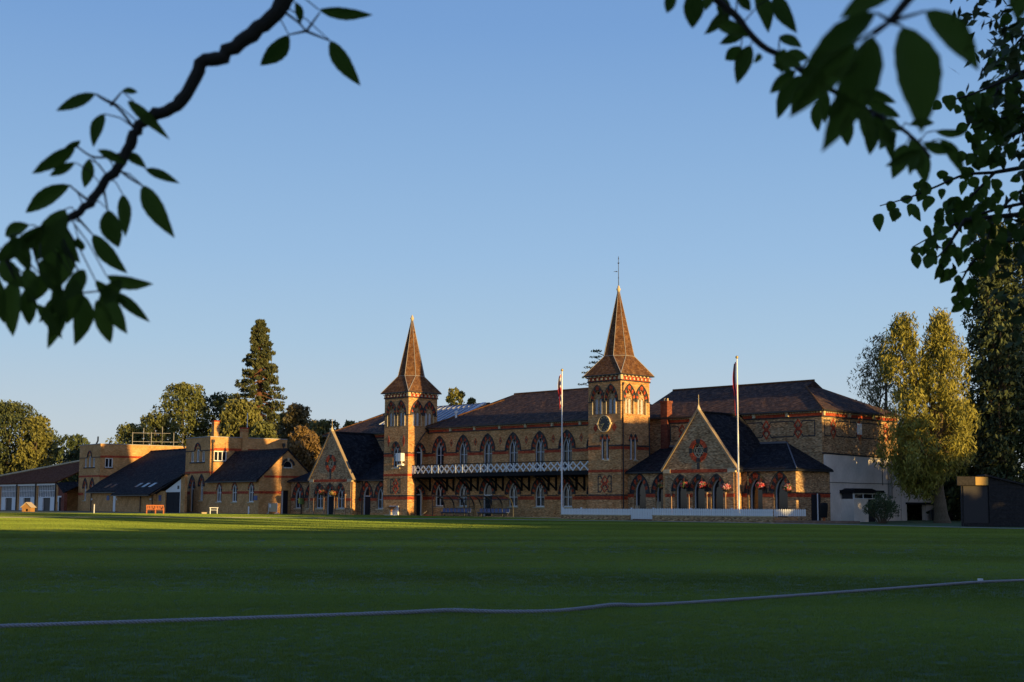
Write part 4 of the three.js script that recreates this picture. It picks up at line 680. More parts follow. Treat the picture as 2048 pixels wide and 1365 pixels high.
{ // small things along the front
  let t = thing('equipment_box', 'white box and bracket fixed to the left spire tower', 'box', at(-0.95, 6.0, 0), TURN);
  mesh('case', [box(-0.5, -0.12, 0.05, 0.9, 0.05, 0.5), box(-0.04, 0.45, 0.05, 0.9, 0.05, 0.55)], M.white, t); mesh('bracket', [tube([[0.3, 0.1, 0.3], [0.3, -0.3, 0.3], [-0.2, -0.35, 0.4], [-0.3, -0.5, 0.4]], 0.07, 0.07, 6), box(-0.2, 0.35, -0.42, -0.2, 0, 0.3)], M.white, t);
  t = thing('stone_font', 'orange stone drinking bowl in a white surround at the foot of the left spire tower', 'fountain', at(-1.95, 0.34, 0.1), TURN);
  mesh('bowl', [new THREE.LatheGeometry([[0.001, 0.35], [0.08, 0.38], [0.16, 0.62], [0.48, 0.9], [0.5, 0.98], [0.001, 0.98]].map((p) => new THREE.Vector2(...p)), 14).translate(-0.05, 0, 0.42)], std({ color: new THREE.Color().setRGB(0.42, 0.19, 0.08), roughness: 0.8 }), t);
  mesh('pedestal', [cyl(-0.05, 0.42, 0, 0.4, 0.16, 0.1, 10)], M.stone, t); mesh('surround', [box(-0.75, 0.65, 0, 0.08, 0, 0.75), box(0.62, 0.7, 0, 1.0, 0, 0.16), box(-0.75, 0.7, 0.95, 1.03, 0, 0.12), box(-0.74, 0.62, 0.08, 0.95, 0, 0.05)], M.white, t);
  t = thing('crowd_barrier', 'white tubular barrier with a pale board by the left wing', 'barrier', at(-22.6, 0.36, 1.9), R(-30));
  mesh('frame', [tube([[0, 0, 0], [0, 1.25, 0], [1.25, 1.25, 0], [1.25, 0, 0]], 0.035), tube([[1.25, 0.2, 0], [1.1, 0, 0.25]], 0.03), tube([[1.25, 0.2, 0], [1.4, 0, -0.2]], 0.03), tube([[0, 0.2, 0], [0, 0, 0.3]], 0.03)], M.white, t); mesh('board', [box(0.05, 1.2, 0.25, 1.22, -0.02, 0.02)], M.paleWood, t); mesh('notice', [box(0.1, 0.36, 0.75, 1.15, 0.02, 0.03)], M.white, t);
  t = thing('wall_box', 'yellow and green box on the wall of the left wing', 'box', at(-19.85, 1.6, -0.8), TURN); mesh('case', [box(-0.3, 0, 0, 0.6, 0, 0.3)], std({ color: new THREE.Color().setRGB(0.5, 0.45, 0.06) }), t); mesh('lid', [box(0.01, 0.4, -0.1, 0.55, 0, 0.35)], std({ color: new THREE.Color().setRGB(0.13, 0.18, 0.04) }), t); mesh('stand', [box(-0.02, 0.06, -1.25, 0.0, 0.05, 0.15)], M.iron, t);
  t = thing('litter_bin', 'black litter bin on a post at the right end of the picket fence', 'bin', at(50.2, 0.36, -1.6), TURN); mesh('bin_body', [new THREE.LatheGeometry([[0.001, 0.25], [0.26, 0.25], [0.34, 1.25], [0.3, 1.4], [0.001, 1.45]].map((p) => new THREE.Vector2(...p)), 14)], M.black, t); mesh('post', [box(-0.08, 0.08, -0.05, 0.28, -0.08, 0.08)], M.wood, t);
  t = thing('hose_reel', 'red hose lying on the terrace beside the left spire tower', 'hose', at(4.6, 0.35, 0.9), TURN); mesh('hose', [tube([[-0.9, 0.05, 0], [-0.3, 0.07, 0.15], [0.2, 0.05, -0.1], [0.7, 0.06, 0.1], [0.9, 0.05, 0]], 0.05)], std({ color: new THREE.Color().setRGB(0.5, 0.05, 0.02) }), t); mesh('handle', [tube([[-1.3, 0.03, 0], [-0.75, 0.5, -0.3]], 0.03)], M.paleWood, t);
  for (const [x, lab] of [[31.35, 'pale wooden chairs seen in the window next to the clock tower'], [33.85, 'tall pale wooden rack in the second window from the clock tower']]) {
    t = thing('wooden_chair', lab, 'chair', at(x, 0.36, -0.3), TURN); const tall = x > 33 ? 1.35 : 1.0;
    mesh('seat', [box(-0.25, 0.25, 0.42, 0.47, -0.22, 0.22)], M.paleWood, t); mesh('backrest', [-0.22, -0.08, 0.06, 0.2].map((q) => box(q, q + 0.05, 0.47, tall + 0.15, -0.24, -0.2)), M.paleWood, t); for (const [a, b] of [[-0.22, -0.2], [0.18, -0.2], [-0.22, 0.18], [0.18, 0.18]]) mesh('leg', [box(a, a + 0.05, 0, 0.42, b, b + 0.05)], M.paleWood, t);
  }
}
{ // furniture on the lit edge of the field
  let t = thing('park_bench', 'orange brown wooden bench on the sunlit grass', 'bench', [-37.3, ground(0, -150), -150], R(20));
  mesh('seat', [0, 1, 2, 3].map((k) => box(-0.9, 0.9, 0.42, 0.46, -0.2 + k * 0.12, -0.1 + k * 0.12)), M.wood, t);
  mesh('backrest', [box(-0.9, 0.9, 0.86, 0.95, -0.27, -0.22), box(-0.9, 0.9, 0.5, 0.56, -0.27, -0.22), ...Array.from({ length: 11 }, (_, k) => box(-0.86 + k * 0.165, -0.77 + k * 0.165, 0.56, 0.86, -0.265, -0.235))], M.wood, t);
  for (const x of [-0.9, 0, 0.83]) for (const z of [-0.27, 0.2]) mesh('leg', [box(x, x + 0.07, 0, z < 0 ? 0.86 : 0.64, z, z + 0.07)], M.wood, t);
  for (const x of [-0.92, 0.82]) mesh('armrest', [box(x, x + 0.1, 0.64, 0.69, -0.28, 0.3)], M.wood, t);
  t = thing('side_table', 'small white table on the field edge before the cottage', 'table', [-32.2, ground(0, -155), -155], R(15));
  mesh('table_top', [box(-0.48, 0.48, 0.66, 0.72, -0.35, 0.35)], M.white, t); mesh('shelf', [box(-0.38, 0.38, 0.42, 0.46, -0.28, 0.28)], M.white, t); for (const [a, b] of [[-0.4, -0.3], [0.34, -0.3], [-0.4, 0.25], [0.34, 0.25]]) mesh('leg', [box(a, a + 0.06, 0, 0.66, b, b + 0.06)], M.white, t);
  t = thing('low_box', 'small pale wooden box lying beside the white table', 'box', [-33.2, ground(0, -155), -155], 0); mesh('case', [box(-0.25, 0.25, 0, 0.16, -0.2, 0.2)], M.paleWood, t); mesh('lid', [box(-0.27, 0.27, 0.16, 0.2, -0.22, 0.22)], M.paleWood, t);
  t = thing('wooden_kennel', 'yellow wooden hut shaped like a kennel before the workshop doors', 'kennel', [-60.2, ground(0, -178) + 0.02, -178.5], R(-14)); t.scale.setScalar(0.8);
  mesh('side', [prism([[-0.75, 0], [0.75, 0], [0.75, 0.75], [0, 1.4], [-0.75, 0.75]], -0.6, 0.6, [[[-0.3, 0.08], [0.3, 0.08], [0.3, 0.45], [-0.3, 0.45]]])], std({ color: new THREE.Color().setRGB(0.34, 0.17, 0.05) }), t); mesh('back', [box(-0.7, 0.7, 0.02, 0.7, -0.58, -0.5)], M.weather, t); for (const s of [-1, 1]) mesh('roof_panel', [slab([[0, 1.5, 0.75], [0, 1.5, -0.75], [s * 0.98, 0.68, -0.75], [s * 0.98, 0.68, 0.75]], 0.07)], M.paleWood, t);
  t = thing('marker_post', 'thin white post on the lawn edge before the barn', 'post', [-46.6, ground(0, -160), -160], 0); mesh('stake', [box(-0.04, 0.04, 0, 0.95, -0.04, 0.04)], M.white, t); mesh('tip', [box(-0.05, 0.05, 0.95, 1.02, -0.05, 0.05)], M.paleWood, t);
  t = thing('bollard', 'short white bollard in front of the cottage', 'bollard', [-28.9, 0.4, -157.6], 0); mesh('post', [cyl(0, 0, 0, 0.75, 0.08)], M.white, t); mesh('cap', [new THREE.SphereGeometry(0.085, 8, 6).translate(0, 0.75, 0)], M.white, t);
}
{ // right hand side: garage wall, shed
  const g = thing('garage', 'low white rendered garage with a dark opening behind the willow trunk', 'garage', at(47.4, 0, -18.1), TURN);
  const e = (q) => onRight(q, 0);
  mesh('wall', [e(prism([[0, -0.5], [9.6, -0.5], [9.6, 3.05], [0, 3.3]], -0.4, 0, [[[0.9, -0.4], [4.2, -0.4], [4.2, 1.75], [0.9, 1.75]]]))], M.render, g);
  mesh('inner_wall', [e(box(0.3, 9.2, -0.4, 2.6, -4.9, -4.7)), e(box(0.2, 0.4, -0.4, 2.6, -4.7, -0.42)), e(box(9.0, 9.2, -0.4, 2.6, -4.7, -0.42)), e(box(0.2, 9.2, 2.6, 2.75, -4.9, -0.42))], M.brickGrey, g); mesh('lintel', [e(box(0.7, 5.6, 1.75, 1.92, -0.1, 0.35))], M.black, g); mesh('coping', [e(box(0, 9.6, 3.28, 3.36, -0.42, 0.06))], M.lead, g);
  const b = thing('planter_box', 'brown wooden box standing against the white garage wall', 'box', at(48.3, 0.2, -23.6), TURN); mesh('case', [box(-0.4, 0.4, 0, 1.0, -1.3, 1.2)], M.weather, b); mesh('lid', [box(-0.45, 0.45, 1.0, 1.08, -1.35, 1.25)], M.weather, b);
  const s = thing('timber_shed', 'dark weatherboarded shed with a sloping roof at the right edge', 'shed', [35.1, -0.02, -105], R(-8));
  const boards = 12; // boards of the long side, each its own
  for (let k = 0; k < boards; k++) { const y0 = 0.1 + k * 0.31, x1 = Math.min(6.5, y0 + 0.3 > 2.3 ? (3.9 - y0 - 0.31) / 0.245 : 6.5); if (x1 > 0.3) mesh('board', [prism([[0.0, y0], [x1, y0], [x1, y0 + 0.33], [0, y0 + 0.33]], 0, 0.03).rotateX(-0.06).translate(0, 0, y0 * 0.06 + 0.0)], M.weather, s); }
  mesh('core', [prism([[0, 0], [6.5, 0], [6.5, 2.1], [0, 3.7]], -3, -0.06)], M.weather, s);
  mesh('roof', [slab([[-0.25, 3.92, 0.25], [6.8, 2.2, 0.25], [6.8, 2.2, -3.3], [-0.25, 3.92, -3.3]], 0.12)], M.weather, s);
  mesh('front_wall', [prism([[-1.95, 0], [0, 0], [0, 3.6], [-1.95, 3.5]], -0.5, -0.12)], M.weather, s);
  mesh('door_leaf', [box(-1.8, -0.08, 0.35, 3.05, -0.12, -0.06)], std({ color: new THREE.Color().setRGB(0.035, 0.028, 0.026), roughness: 0.7 }), s);
  mesh('fascia', [box(-2.25, -0.02, 3.1, 3.75, -0.1, 0.12)], M.weather, s); mesh('step', [box(-1.9, 0.1, 0, 0.32, -0.1, 0.3)], M.weather, s);
  mesh('panel', [box(-0.95, -0.05, 3.12, 3.72, 0.12, 0.15)], std({ color: new THREE.Color().setRGB(0.5, 0.3, 0.08) }), s);
}
// ---------------------------------------------------------------- boundary ropes
function rope(name, label, pts, r, strands) {
  const c = new THREE.CatmullRomCurve3(pts.map((p) => V(...p))), L = c.getLength(), n = Math.min(1400, Math.round(L / (strands ? 0.018 : 0.5))), P = c.getSpacedPoints(n), t = thing(name, label, 'rope');
  if (!strands) { mesh('line', [tube(P, r, r, 5)], M.rope, t); return; }
  for (let s = 0; s < 3; s++) mesh('strand', [tube(P.map((p, i) => { const d = P[Math.min(n, i + 1)].clone().sub(P[Math.max(0, i - 1)]).normalize(), a = V(0, 1, 0).cross(d).normalize(), b = d.clone().cross(a), an = i * L / n / 0.15 * 2 * Math.PI + s * 2.094; return p.clone().addScaledVector(a, Math.cos(an) * r * 0.6).addScaledVector(b, Math.sin(an) * r * 0.6); }), r * 0.5, r * 0.5, 6)], M.rope, t);
}
rope('boundary_rope', 'thick twisted boundary rope snaking across the near lawn', [[-5.88, 0.024, -15.6], [-4.16, 0.024, -16.5], [-1.99, 0.024, -17.7], [-1.2, 0.04, -18.0], [-0.75, 0.052, -18.15], [-0.2, 0.03, -18.25], [0.5, 0.024, -18.45], [1.0, 0.036, -18.9], [1.35, 0.058, -19.2], [1.8, 0.03, -19.6], [3.55, 0.024, -21.2], [6.62, 0.024, -24.3], [8.51, 0.035, -26.1], [9.71, 0.024, -27.1], [11.27, 0.024, -28.6]], 0.026, true);
{ const z = (x, zz) => [x, ground(x, zz) + 0.05, zz];
  rope('boundary_line', 'thin pale far boundary rope along the pavilion side', [z(-50, -116), z(-38, -122), z(-26, -124), z(-10, -124), z(4, -120), z(14, -116), z(24, -109), z(32, -99), z(44, -84)], 0.022, false); }
{ let t = thing('rope_peg', 'white plastic peg lying on the boundary rope at the right', 'peg', [8.55, 0.03, -26.2], 0.4); mesh('head', [box(-0.04, 0.04, 0.02, 0.065, -0.03, 0.03)], M.white, t); mesh('spike', [box(-0.01, 0.01, -0.03, 0.02, -0.01, 0.01)], M.white, t); }

// ---------------------------------------------------------------- trees
function leafGeo(list) {                    // list of [p, n, size, colour, stretch]
  const pos = new Float32Array(list.length * 18), nor = new Float32Array(list.length * 18), col = new Float32Array(list.length * 18);
  let o = 0;
  for (const [p, n, s, c, st, t0] of list) {
    const t = t0 ? t0.clone() : V(n.z, n.x, n.y).cross(n).normalize(); if (t0) t.addScaledVector(n, -t.dot(n)).normalize();
    const b = t.clone().cross(n), w = s / Math.sqrt(st), h = s * Math.sqrt(st);
    for (const [i, j] of [[0, 1], [-0.62, 0.05], [0.55, -0.1], [0.55, -0.1], [-0.62, 0.05], [-0.1, -1]]) {
      pos[o] = p.x + b.x * w * i + t.x * h * j; pos[o + 1] = p.y + b.y * w * i + t.y * h * j; pos[o + 2] = p.z + b.z * w * i + t.z * h * j;
      nor[o] = n.x; nor[o + 1] = n.y; nor[o + 2] = n.z; col[o] = c[0]; col[o + 1] = c[1]; col[o + 2] = c[2]; o += 3;
    }
  }
  const g = new THREE.BufferGeometry(); g.setAttribute('position', new THREE.BufferAttribute(pos, 3)); g.setAttribute('normal', new THREE.BufferAttribute(nor, 3)); g.setAttribute('color', new THREE.BufferAttribute(col, 3)); return g;
}
const rv = (r) => V(r() - 0.5, r() - 0.5, r() - 0.5).normalize();
const mixc = (a, b, t) => [a[0] + (b[0] - a[0]) * t, a[1] + (b[1] - a[1]) * t, a[2] + (b[2] - a[2]) * t];
function clumpLeaves(out, c, rad, n, size, pal, r, o = {}) {
  const base = r();
  for (let i = 0; i < n; i++) {
    const d = rv(r), k = 0.45 + 0.6 * Math.sqrt(r()), p = V(c.x + d.x * rad.x * k, c.y + d.y * rad.y * k, c.z + d.z * rad.z * k);
    const nn = d.clone().multiplyScalar(o.out ?? 0.8).add(rv(r)).normalize();
    const cc = mixc(pal[0], pal[1], Math.min(1, Math.max(0, base * 0.6 + r() * 0.5)));
    out.push([p, nn, size * (0.55 + r() * 0.8), cc, o.stretch || 1.3, o.hang ? V((r() - 0.5) * 1.5, -0.75, (r() - 0.5) * 1.5) : null]);
  }
}
const BG = 'trees behind the buildings';
// broadleaf tree: trunk and limbs, and a crown of many clumps on the limb ends
function tree(name, label, [x, z], h, w, pal, o = {}) {
  if (o.group === BG && x < -12) { x *= 1.07; z *= 1.07; h *= 1.065; w *= 1.07; }
  const r = rngOf(o.seed || Math.round(x * 71 + z * 13 + h * 7)), y0 = o.y ?? ground(x, z), t = thing(name, label, 'tree', [x, y0 - 0.1, z], 0, o.group), limbs = [], out = [];
  const cb = o.base ?? 0.22, n = o.clumps || 34, th = h * 0.62;
  limbs.push(tube([V(0, -0.3, 0), V(w * 0.01, th * 0.3, 0), V(-w * 0.01, th * 0.7, w * 0.01), V(0, th, 0)], [h * 0.032, h * 0.024, h * 0.018, h * 0.008], 0, 8));
  for (let i = 0; i < n; i++) {
    const v = (i + 0.5) / n, yy = h * (cb + (1 - cb) * v), prof = o.profile ? o.profile(v) : Math.sin(Math.PI * Math.min(1, 0.12 + 0.86 * v)) ** 0.7, an = i * 2.39996 + r() * 0.8, q = Math.sqrt(0.25 + 0.75 * r()) * 0.8;
    const cr = w * (o.clump || 0.195) * (0.7 + 0.6 * r()) * (0.55 + 0.45 * prof), c = V(Math.cos(an) * q * prof * (w / 2 - cr * 0.5), Math.min(h - cr * 0.7, yy), Math.sin(an) * q * prof * (w / 2 - cr * 0.5));
    clumpLeaves(out, c, V(cr, cr * (o.flat || 0.78), cr), Math.round((o.leaves || 5200) * (o.group === BG ? 1.75 : 1) / n), (o.size || 0.27), pal, r, o);
    if (i % 2 === 0) { const s = Math.min(th * 0.98, c.y * 0.62); limbs.push(tube([V(0, s, 0), V(c.x * 0.5, s + (c.y - s) * 0.35, c.z * 0.5), c], h * 0.009, h * 0.0025, 5)); }
  }
  mesh('trunk', [limbs], o.bark || M.bark, t);
  mesh('crown', leafGeo(out), M.leaves, t);
  return t;
}
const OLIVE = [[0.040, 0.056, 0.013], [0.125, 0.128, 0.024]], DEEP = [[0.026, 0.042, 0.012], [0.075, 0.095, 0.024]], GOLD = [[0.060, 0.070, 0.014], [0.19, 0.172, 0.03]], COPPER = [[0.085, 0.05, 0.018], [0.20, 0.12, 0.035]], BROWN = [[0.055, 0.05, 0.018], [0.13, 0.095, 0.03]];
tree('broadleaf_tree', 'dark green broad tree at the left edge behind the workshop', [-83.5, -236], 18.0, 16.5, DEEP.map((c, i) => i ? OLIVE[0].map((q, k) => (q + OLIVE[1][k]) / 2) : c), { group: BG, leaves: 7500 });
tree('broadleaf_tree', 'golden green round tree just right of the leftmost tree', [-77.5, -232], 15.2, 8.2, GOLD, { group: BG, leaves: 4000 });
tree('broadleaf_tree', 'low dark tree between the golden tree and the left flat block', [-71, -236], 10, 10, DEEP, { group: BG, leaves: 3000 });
[[-172, -560, 28, 24, DEEP, 'dark'], [-190, -575, 30, 26, DEEP, 'tall dark'], [-158, -520, 17, 22, OLIVE, 'olive'], [-180, -500, 16, 18, GOLD, 'golden']].forEach(([x, z, h, w, p, c]) => tree('hillside_tree', `${c} tree on the far hillside above the workshop roof`, [x, z], h, w, p, { group: 'trees on the far hillside', leaves: 2200, size: 0.9, clumps: 22 }));
tree('broadleaf_tree', 'small olive tree behind the guard rails of the far block', [-57.5, -215], 13.2, 9, OLIVE, { group: BG, leaves: 3200 });
tree('broadleaf_tree', 'mid height olive tree left of the tall rounded tree', [-55.5, -222], 15.4, 9.5, DEEP.map((c, i) => i ? OLIVE[1] : c), { group: BG, leaves: 3600 });
tree('broadleaf_tree', 'tall rounded olive green tree behind the barn roof', [-52, -226], 20.3, 12, OLIVE, { group: BG, leaves: 6800 });
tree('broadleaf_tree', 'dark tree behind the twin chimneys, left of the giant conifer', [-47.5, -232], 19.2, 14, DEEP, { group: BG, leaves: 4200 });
tree('broadleaf_tree', 'yellow green bushy tree at the foot of the giant conifer', [-37.2, -195], 15.4, 10.5, GOLD, { group: BG, leaves: 6500, base: 0.15 });
tree('broadleaf_tree', 'lower green tree behind the cottage flagstaff', [-33.2, -190], 12.2, 7, GOLD.map((c, i) => i ? OLIVE[1] : c), { group: BG, leaves: 3600, base: 0.15 });
tree('broadleaf_tree', 'brownish tree right of the giant conifer', [-31, -205], 15.6, 8, BROWN, { group: BG, leaves: 4200, base: 0.1 });
tree('broadleaf_tree', 'rusty bronze bush between the cottage and the left porch', [-26.6, -181], 11, 6.6, COPPER, { group: BG, leaves: 5200, base: 0.05, clumps: 26 });
tree('broadleaf_tree', 'thin topped olive tree above the left porch gable', [-26.2, -200], 13, 8, BROWN.map((c, i) => i ? OLIVE[1] : c), { group: BG, leaves: 3000, base: 0.2 });
tree('broadleaf_tree', 'dark green tree showing left of the side hall roof', [-21.8, -196], 12.6, 7, OLIVE, { group: BG, leaves: 3000 });
tree('broadleaf_tree', 'sparse treetop showing over the hall roof beside the left spire', [-7.6, -188], 16.6, 4.6, GOLD, { group: BG, leaves: 1300, clumps: 12, base: 0.6, size: 0.22 });
tree('broadleaf_tree', 'small treetop low over the hall roof', [-5.2, -188], 15.3, 3.4, OLIVE, { group: BG, leaves: 900, clumps: 8, base: 0.7, size: 0.22 });
tree('broadleaf_tree', 'warm olive tree filling in behind the brownish tree', [-36, -228], 15.8, 13, GOLD, { group: BG, leaves: 5200, base: 0.1 });
tree('broadleaf_tree', 'broad dark olive tree behind the yellow green bushy tree', [-45, -240], 18, 14, OLIVE, { group: BG, leaves: 5200, base: 0.1 });
tree('broadleaf_tree', 'low brown olive tree left of the left porch gable', [-29.5, -212], 13.6, 9, BROWN, { group: BG, leaves: 4200, base: 0.05 });
{ // giant conifer
  const r = rngOf(77), h = 29.6, t = thing('giant_conifer', 'very tall conifer with a bare red trunk', 'tree', [-42.2, 0.0, -236.5], 0, undefined, 1.1), out = [], limbs = [tube([V(0, -0.3, 0), V(0, 10, 0), V(0.1, 20, 0), V(0, h - 1, 0)], [0.85, 0.62, 0.36, 0.06], 0, 10)];
  for (let i = 0; i < 165; i++) {
    const v = (i / 165) ** 0.85, y = 10.5 + (h - 11) * v, an = i * 2.4 + r(), prof = (v < 0.15 ? 0.75 + v * 1.6 : 1 - (v - 0.15) / 0.85 * 0.9) * (0.48 + 0.82 * r()), len = 4.1 * prof + 0.12;
    const e = V(Math.cos(an) * len, y - len * 0.16 + 0.3 * r(), Math.sin(an) * len), m = e.clone().multiplyScalar(0.55); m.y = y - len * 0.16;
    limbs.push(tube([V(0, y + 0.2, 0), m, e], 0.1, 0.03, 5));
    for (const [k, cr] of [[0.98, 0.72 - 0.38 * v], [0.7, 0.62 - 0.3 * v]]) { const c = V(e.x * k, y + (e.y - y) * k + 0.12, e.z * k); clumpLeaves(out, c, V(cr * (0.8 + 0.5 * r()), cr * 0.62, cr), 60, 0.22, [[0.032, 0.045, 0.012], [0.085, 0.085, 0.022]], r, { stretch: 1.8 }); }
  }
  mesh('trunk', [limbs], M.barkRed, t); mesh('crown', leafGeo(out), M.leaves, t);
}
{ // flat tiered cedar mostly hidden by the clock tower
  const r = rngOf(91), t = thing('cedar_tree', 'flat tiered cedar peeping out left of the clock tower spire', 'tree', [11.2, 0.3, -170]), out = [], limbs = [tube([V(0, -0.3, 0), V(0, 12, 0), V(0.2, 20.2, 0)], [0.6, 0.35, 0.08], 0, 8)];
  for (let i = 0; i < 22; i++) { const y = 13 + i * 0.33, len = Math.max(0.5, (20.8 - y) * 0.42 + 0.9), an = Math.PI + (i % 2 ? Math.PI : 0) + (r() - 0.5) * 1.1, e = V(Math.cos(an) * len, y + 0.15, Math.sin(an) * len); limbs.push(tube([V(0, y - 0.5, 0), e], 0.07, 0.02, 5)); for (let k = 0; k < 4; k++) clumpLeaves(out, e.clone().multiplyScalar(1 - k * 0.2).setY(y + 0.12), V(0.35, 0.12, 0.35), 16, 0.13, DEEP, r); }
  mesh('trunk', [limbs], M.bark, t); mesh('crown', leafGeo(out), M.leaves, t);
}
// crack willow beside the end wall: upright limbs with hanging narrow leaves
function willow(name, label, [x, z], h, w, n, pal, o = {}) {
  const r = rngOf(o.seed || 5), t = thing(name, label, 'tree', [x, ground(x, z) - 0.05, z], 0), limbs = [], out = [];
  limbs.push(tube([V(0.25, -0.3, 0), V(0.15, 0.7, 0), V(0, 2.5, 0), V(-0.1, 4.2, 0), V(0.1, 7.5, 0), V(0.5, 11, 0.2), V(0.7, h * 0.93, 0)], o.trunk || [0.85, 0.58, 0.47, 0.4, 0.32, 0.2, 0.04], 0, 12), ...(o.bare ? [] : [tube([V(0, 4, 0), V(-1.2, 6, 0.3), V(-2.3, 8.6, 0.2), V(-2.9, h * 0.84, 0)], 0.34, 0.04, 8), tube([V(0.1, 4.6, 0), V(1.2, 7, 0.5), V(2, 9, 0.4)], 0.25, 0.05, 7)]));
  for (let i = 0; i < n; i++) {
    const v = (i + 0.5) / n, y = h * ((o.base ?? 0.24) + (1 - (o.base ?? 0.24)) * v), prof = o.profile(v), an = i * 2.39996 + r(), q = 0.25 + 0.75 * Math.sqrt(r()), cx = o.lean ? o.lean(v, r()) : 0;
    const wob = noise.noise(Math.cos(an) * 1.7 + (o.seed || 5), v * 5.5, Math.sin(an) * 1.7); if (wob < -0.32) continue;
    const far = (1 + wob * 0.75) * (r() < 0.1 ? 1.22 : 1), c = V(cx + Math.cos(an) * q * far * w / 2 * prof, y + (r() - 0.5) * 0.8, Math.sin(an) * q * far * w / 2 * prof), cr = 0.45 + 0.75 * r() * r();
    clumpLeaves(out, c, V(cr, cr * 1.35, cr), o.per || 64, o.size || 0.135, r() < 0.3 ? pal.slice().reverse() : pal, r, { stretch: 2.6, hang: true, out: 0.5 });
    if (i % 3 === 0) limbs.push(tube([V(cx * 0.6, Math.max(3.5, y - 2.2), 0), c], 0.06, 0.015, 4));
  }
  mesh('trunk', [limbs], M.bark, t); mesh('crown', leafGeo(out), M.leaves, t);
  return t;
}
willow('willow_tree', 'tall sunlit golden green willow with thick pale trunk beside the pavilion end wall', [35.6, -119], 17.0, 7.0, 640, [[0.13, 0.128, 0.017], [0.33, 0.28, 0.036]], { profile: (v) => v < 0.16 ? 0.25 + v * 4 : Math.min(1, 1.35 * (1.03 - v)) ** 0.8, lean: (v, q) => -0.35 - Math.max(0, 0.3 - v) * 4.5 + (v > 0.62 ? (q < 0.4 ? -2.3 : 0.9) : 0), base: 0.17 });
willow('weeping_tree', 'thinner drooping tree behind the willow, against the sky', [35.6, -137], 17, 6.5, 110, [[0.06, 0.062, 0.02], [0.15, 0.13, 0.04]], { bare: true, trunk: [0.5, 0.45, 0.4, 0.36, 0.28, 0.16, 0.04], seed: 9, profile: (v) => Math.min(1, 1.25 * (1.05 - v)) ** 0.7, base: 0.3 });
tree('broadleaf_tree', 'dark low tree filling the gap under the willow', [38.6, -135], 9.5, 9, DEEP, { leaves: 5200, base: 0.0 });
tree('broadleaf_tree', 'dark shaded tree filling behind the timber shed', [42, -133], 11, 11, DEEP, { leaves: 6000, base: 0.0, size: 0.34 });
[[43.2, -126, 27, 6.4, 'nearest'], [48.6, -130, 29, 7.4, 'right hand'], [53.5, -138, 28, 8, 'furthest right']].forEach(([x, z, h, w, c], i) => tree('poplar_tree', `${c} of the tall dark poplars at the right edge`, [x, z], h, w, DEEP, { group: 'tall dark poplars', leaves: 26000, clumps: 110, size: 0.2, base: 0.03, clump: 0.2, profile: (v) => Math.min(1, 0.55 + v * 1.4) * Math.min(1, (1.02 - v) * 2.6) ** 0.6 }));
{ // bush at the pavilion end
  const r = rngOf(31), t = thing('evergreen_bush', 'dark rounded bush in front of the rendered end wall', 'bush', [29.9, 0.1, -115.4]), out = [], st = [];
  for (let i = 0; i < 34; i++) { const an = i * 2.4, q = Math.sqrt((i + 0.5) / 34) * 1.15, c = V(Math.cos(an) * q * 1.05, 0.5 + (1 - q * q * 0.55) * 1.9 * r() + 0.25, Math.sin(an) * q); clumpLeaves(out, c, V(0.45, 0.42, 0.45), 90, 0.075, DEEP, r); st.push(tube([V(c.x * 0.2, -0.1, c.z * 0.2), c], 0.03, 0.012, 4)); }
  mesh('stems', [st], M.bark, t); mesh('foliage', leafGeo(out), M.leaves, t);
}
// ---- trees outside the picture on the right, whose long shadows cover the field
{
  const put = (q, x) => { const p = PV(x, 0, q + 0.0349 * x); return [p.x, p.z]; };
  const row = [ // lateral place, distance along the sun, top height, width
    [-34, 112, 23, 11], [-26, 110, 22, 9], [-20, 100, 9.5, 6], [-14.5, 104, 9.2, 6], [-9.2, 100, 12.2, 5], [-6.0, 98, 13.2, 4.2],
    [-1.5, 120, 6.6, 6], [2.6, 150, 19.4, 2.6], [4.6, 151, 19.4, 4.2], [6.6, 150, 20.2, 4.6], [9.0, 151, 18.4, 4.2], [11.4, 152, 12.6, 3.6], [14, 134, 10.0, 5.4], [18, 133, 10.2, 5.4], [22.6, 134, 9.4, 5],
    [27, 140, 6.9, 5.2], [31.6, 140, 6.8, 5.2], [36.2, 141, 6.9, 5.2], [40.8, 140, 6.8, 5.2], [45.4, 140, 6.9, 5.2], [50, 141, 6.9, 5.2], [54.6, 140, 7.1, 5.2], [59.2, 141, 7.0, 5.2]];
  for (let k = 0; k < 14; k++) row.push([64 + k * 4.6, 142 + k * 0.8, 7.4 + k * 0.34, 6.2]);
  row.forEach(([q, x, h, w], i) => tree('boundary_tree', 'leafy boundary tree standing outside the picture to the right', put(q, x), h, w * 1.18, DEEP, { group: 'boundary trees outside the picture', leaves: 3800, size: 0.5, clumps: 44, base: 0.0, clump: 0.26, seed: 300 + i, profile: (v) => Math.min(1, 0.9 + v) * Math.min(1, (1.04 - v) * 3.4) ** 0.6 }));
  tree('boundary_tree', 'leafy boundary tree standing outside the picture to the right', put(-4.0, 112), 15.2, 5.4, DEEP, { group: 'boundary trees outside the picture', leaves: 4200, size: 0.46, clumps: 40, base: 0.66, clump: 0.26, seed: 377, profile: (v) => Math.min(1, 0.75 + v) * Math.min(1, (1.05 - v) * 3) ** 0.6 });
  [[30, 236, 20.5, 6], [35, 238, 20, 5.6], [39.5, 237, 18.6, 4.2]].forEach(([q, x, h, w], i) => tree('boundary_tree', 'leafy boundary tree standing outside the picture to the right', put(q, x), h, w, DEEP, { group: 'boundary trees outside the picture', leaves: 1800, size: 0.46, clumps: 18, base: 0.8, seed: 400 + i }));
}

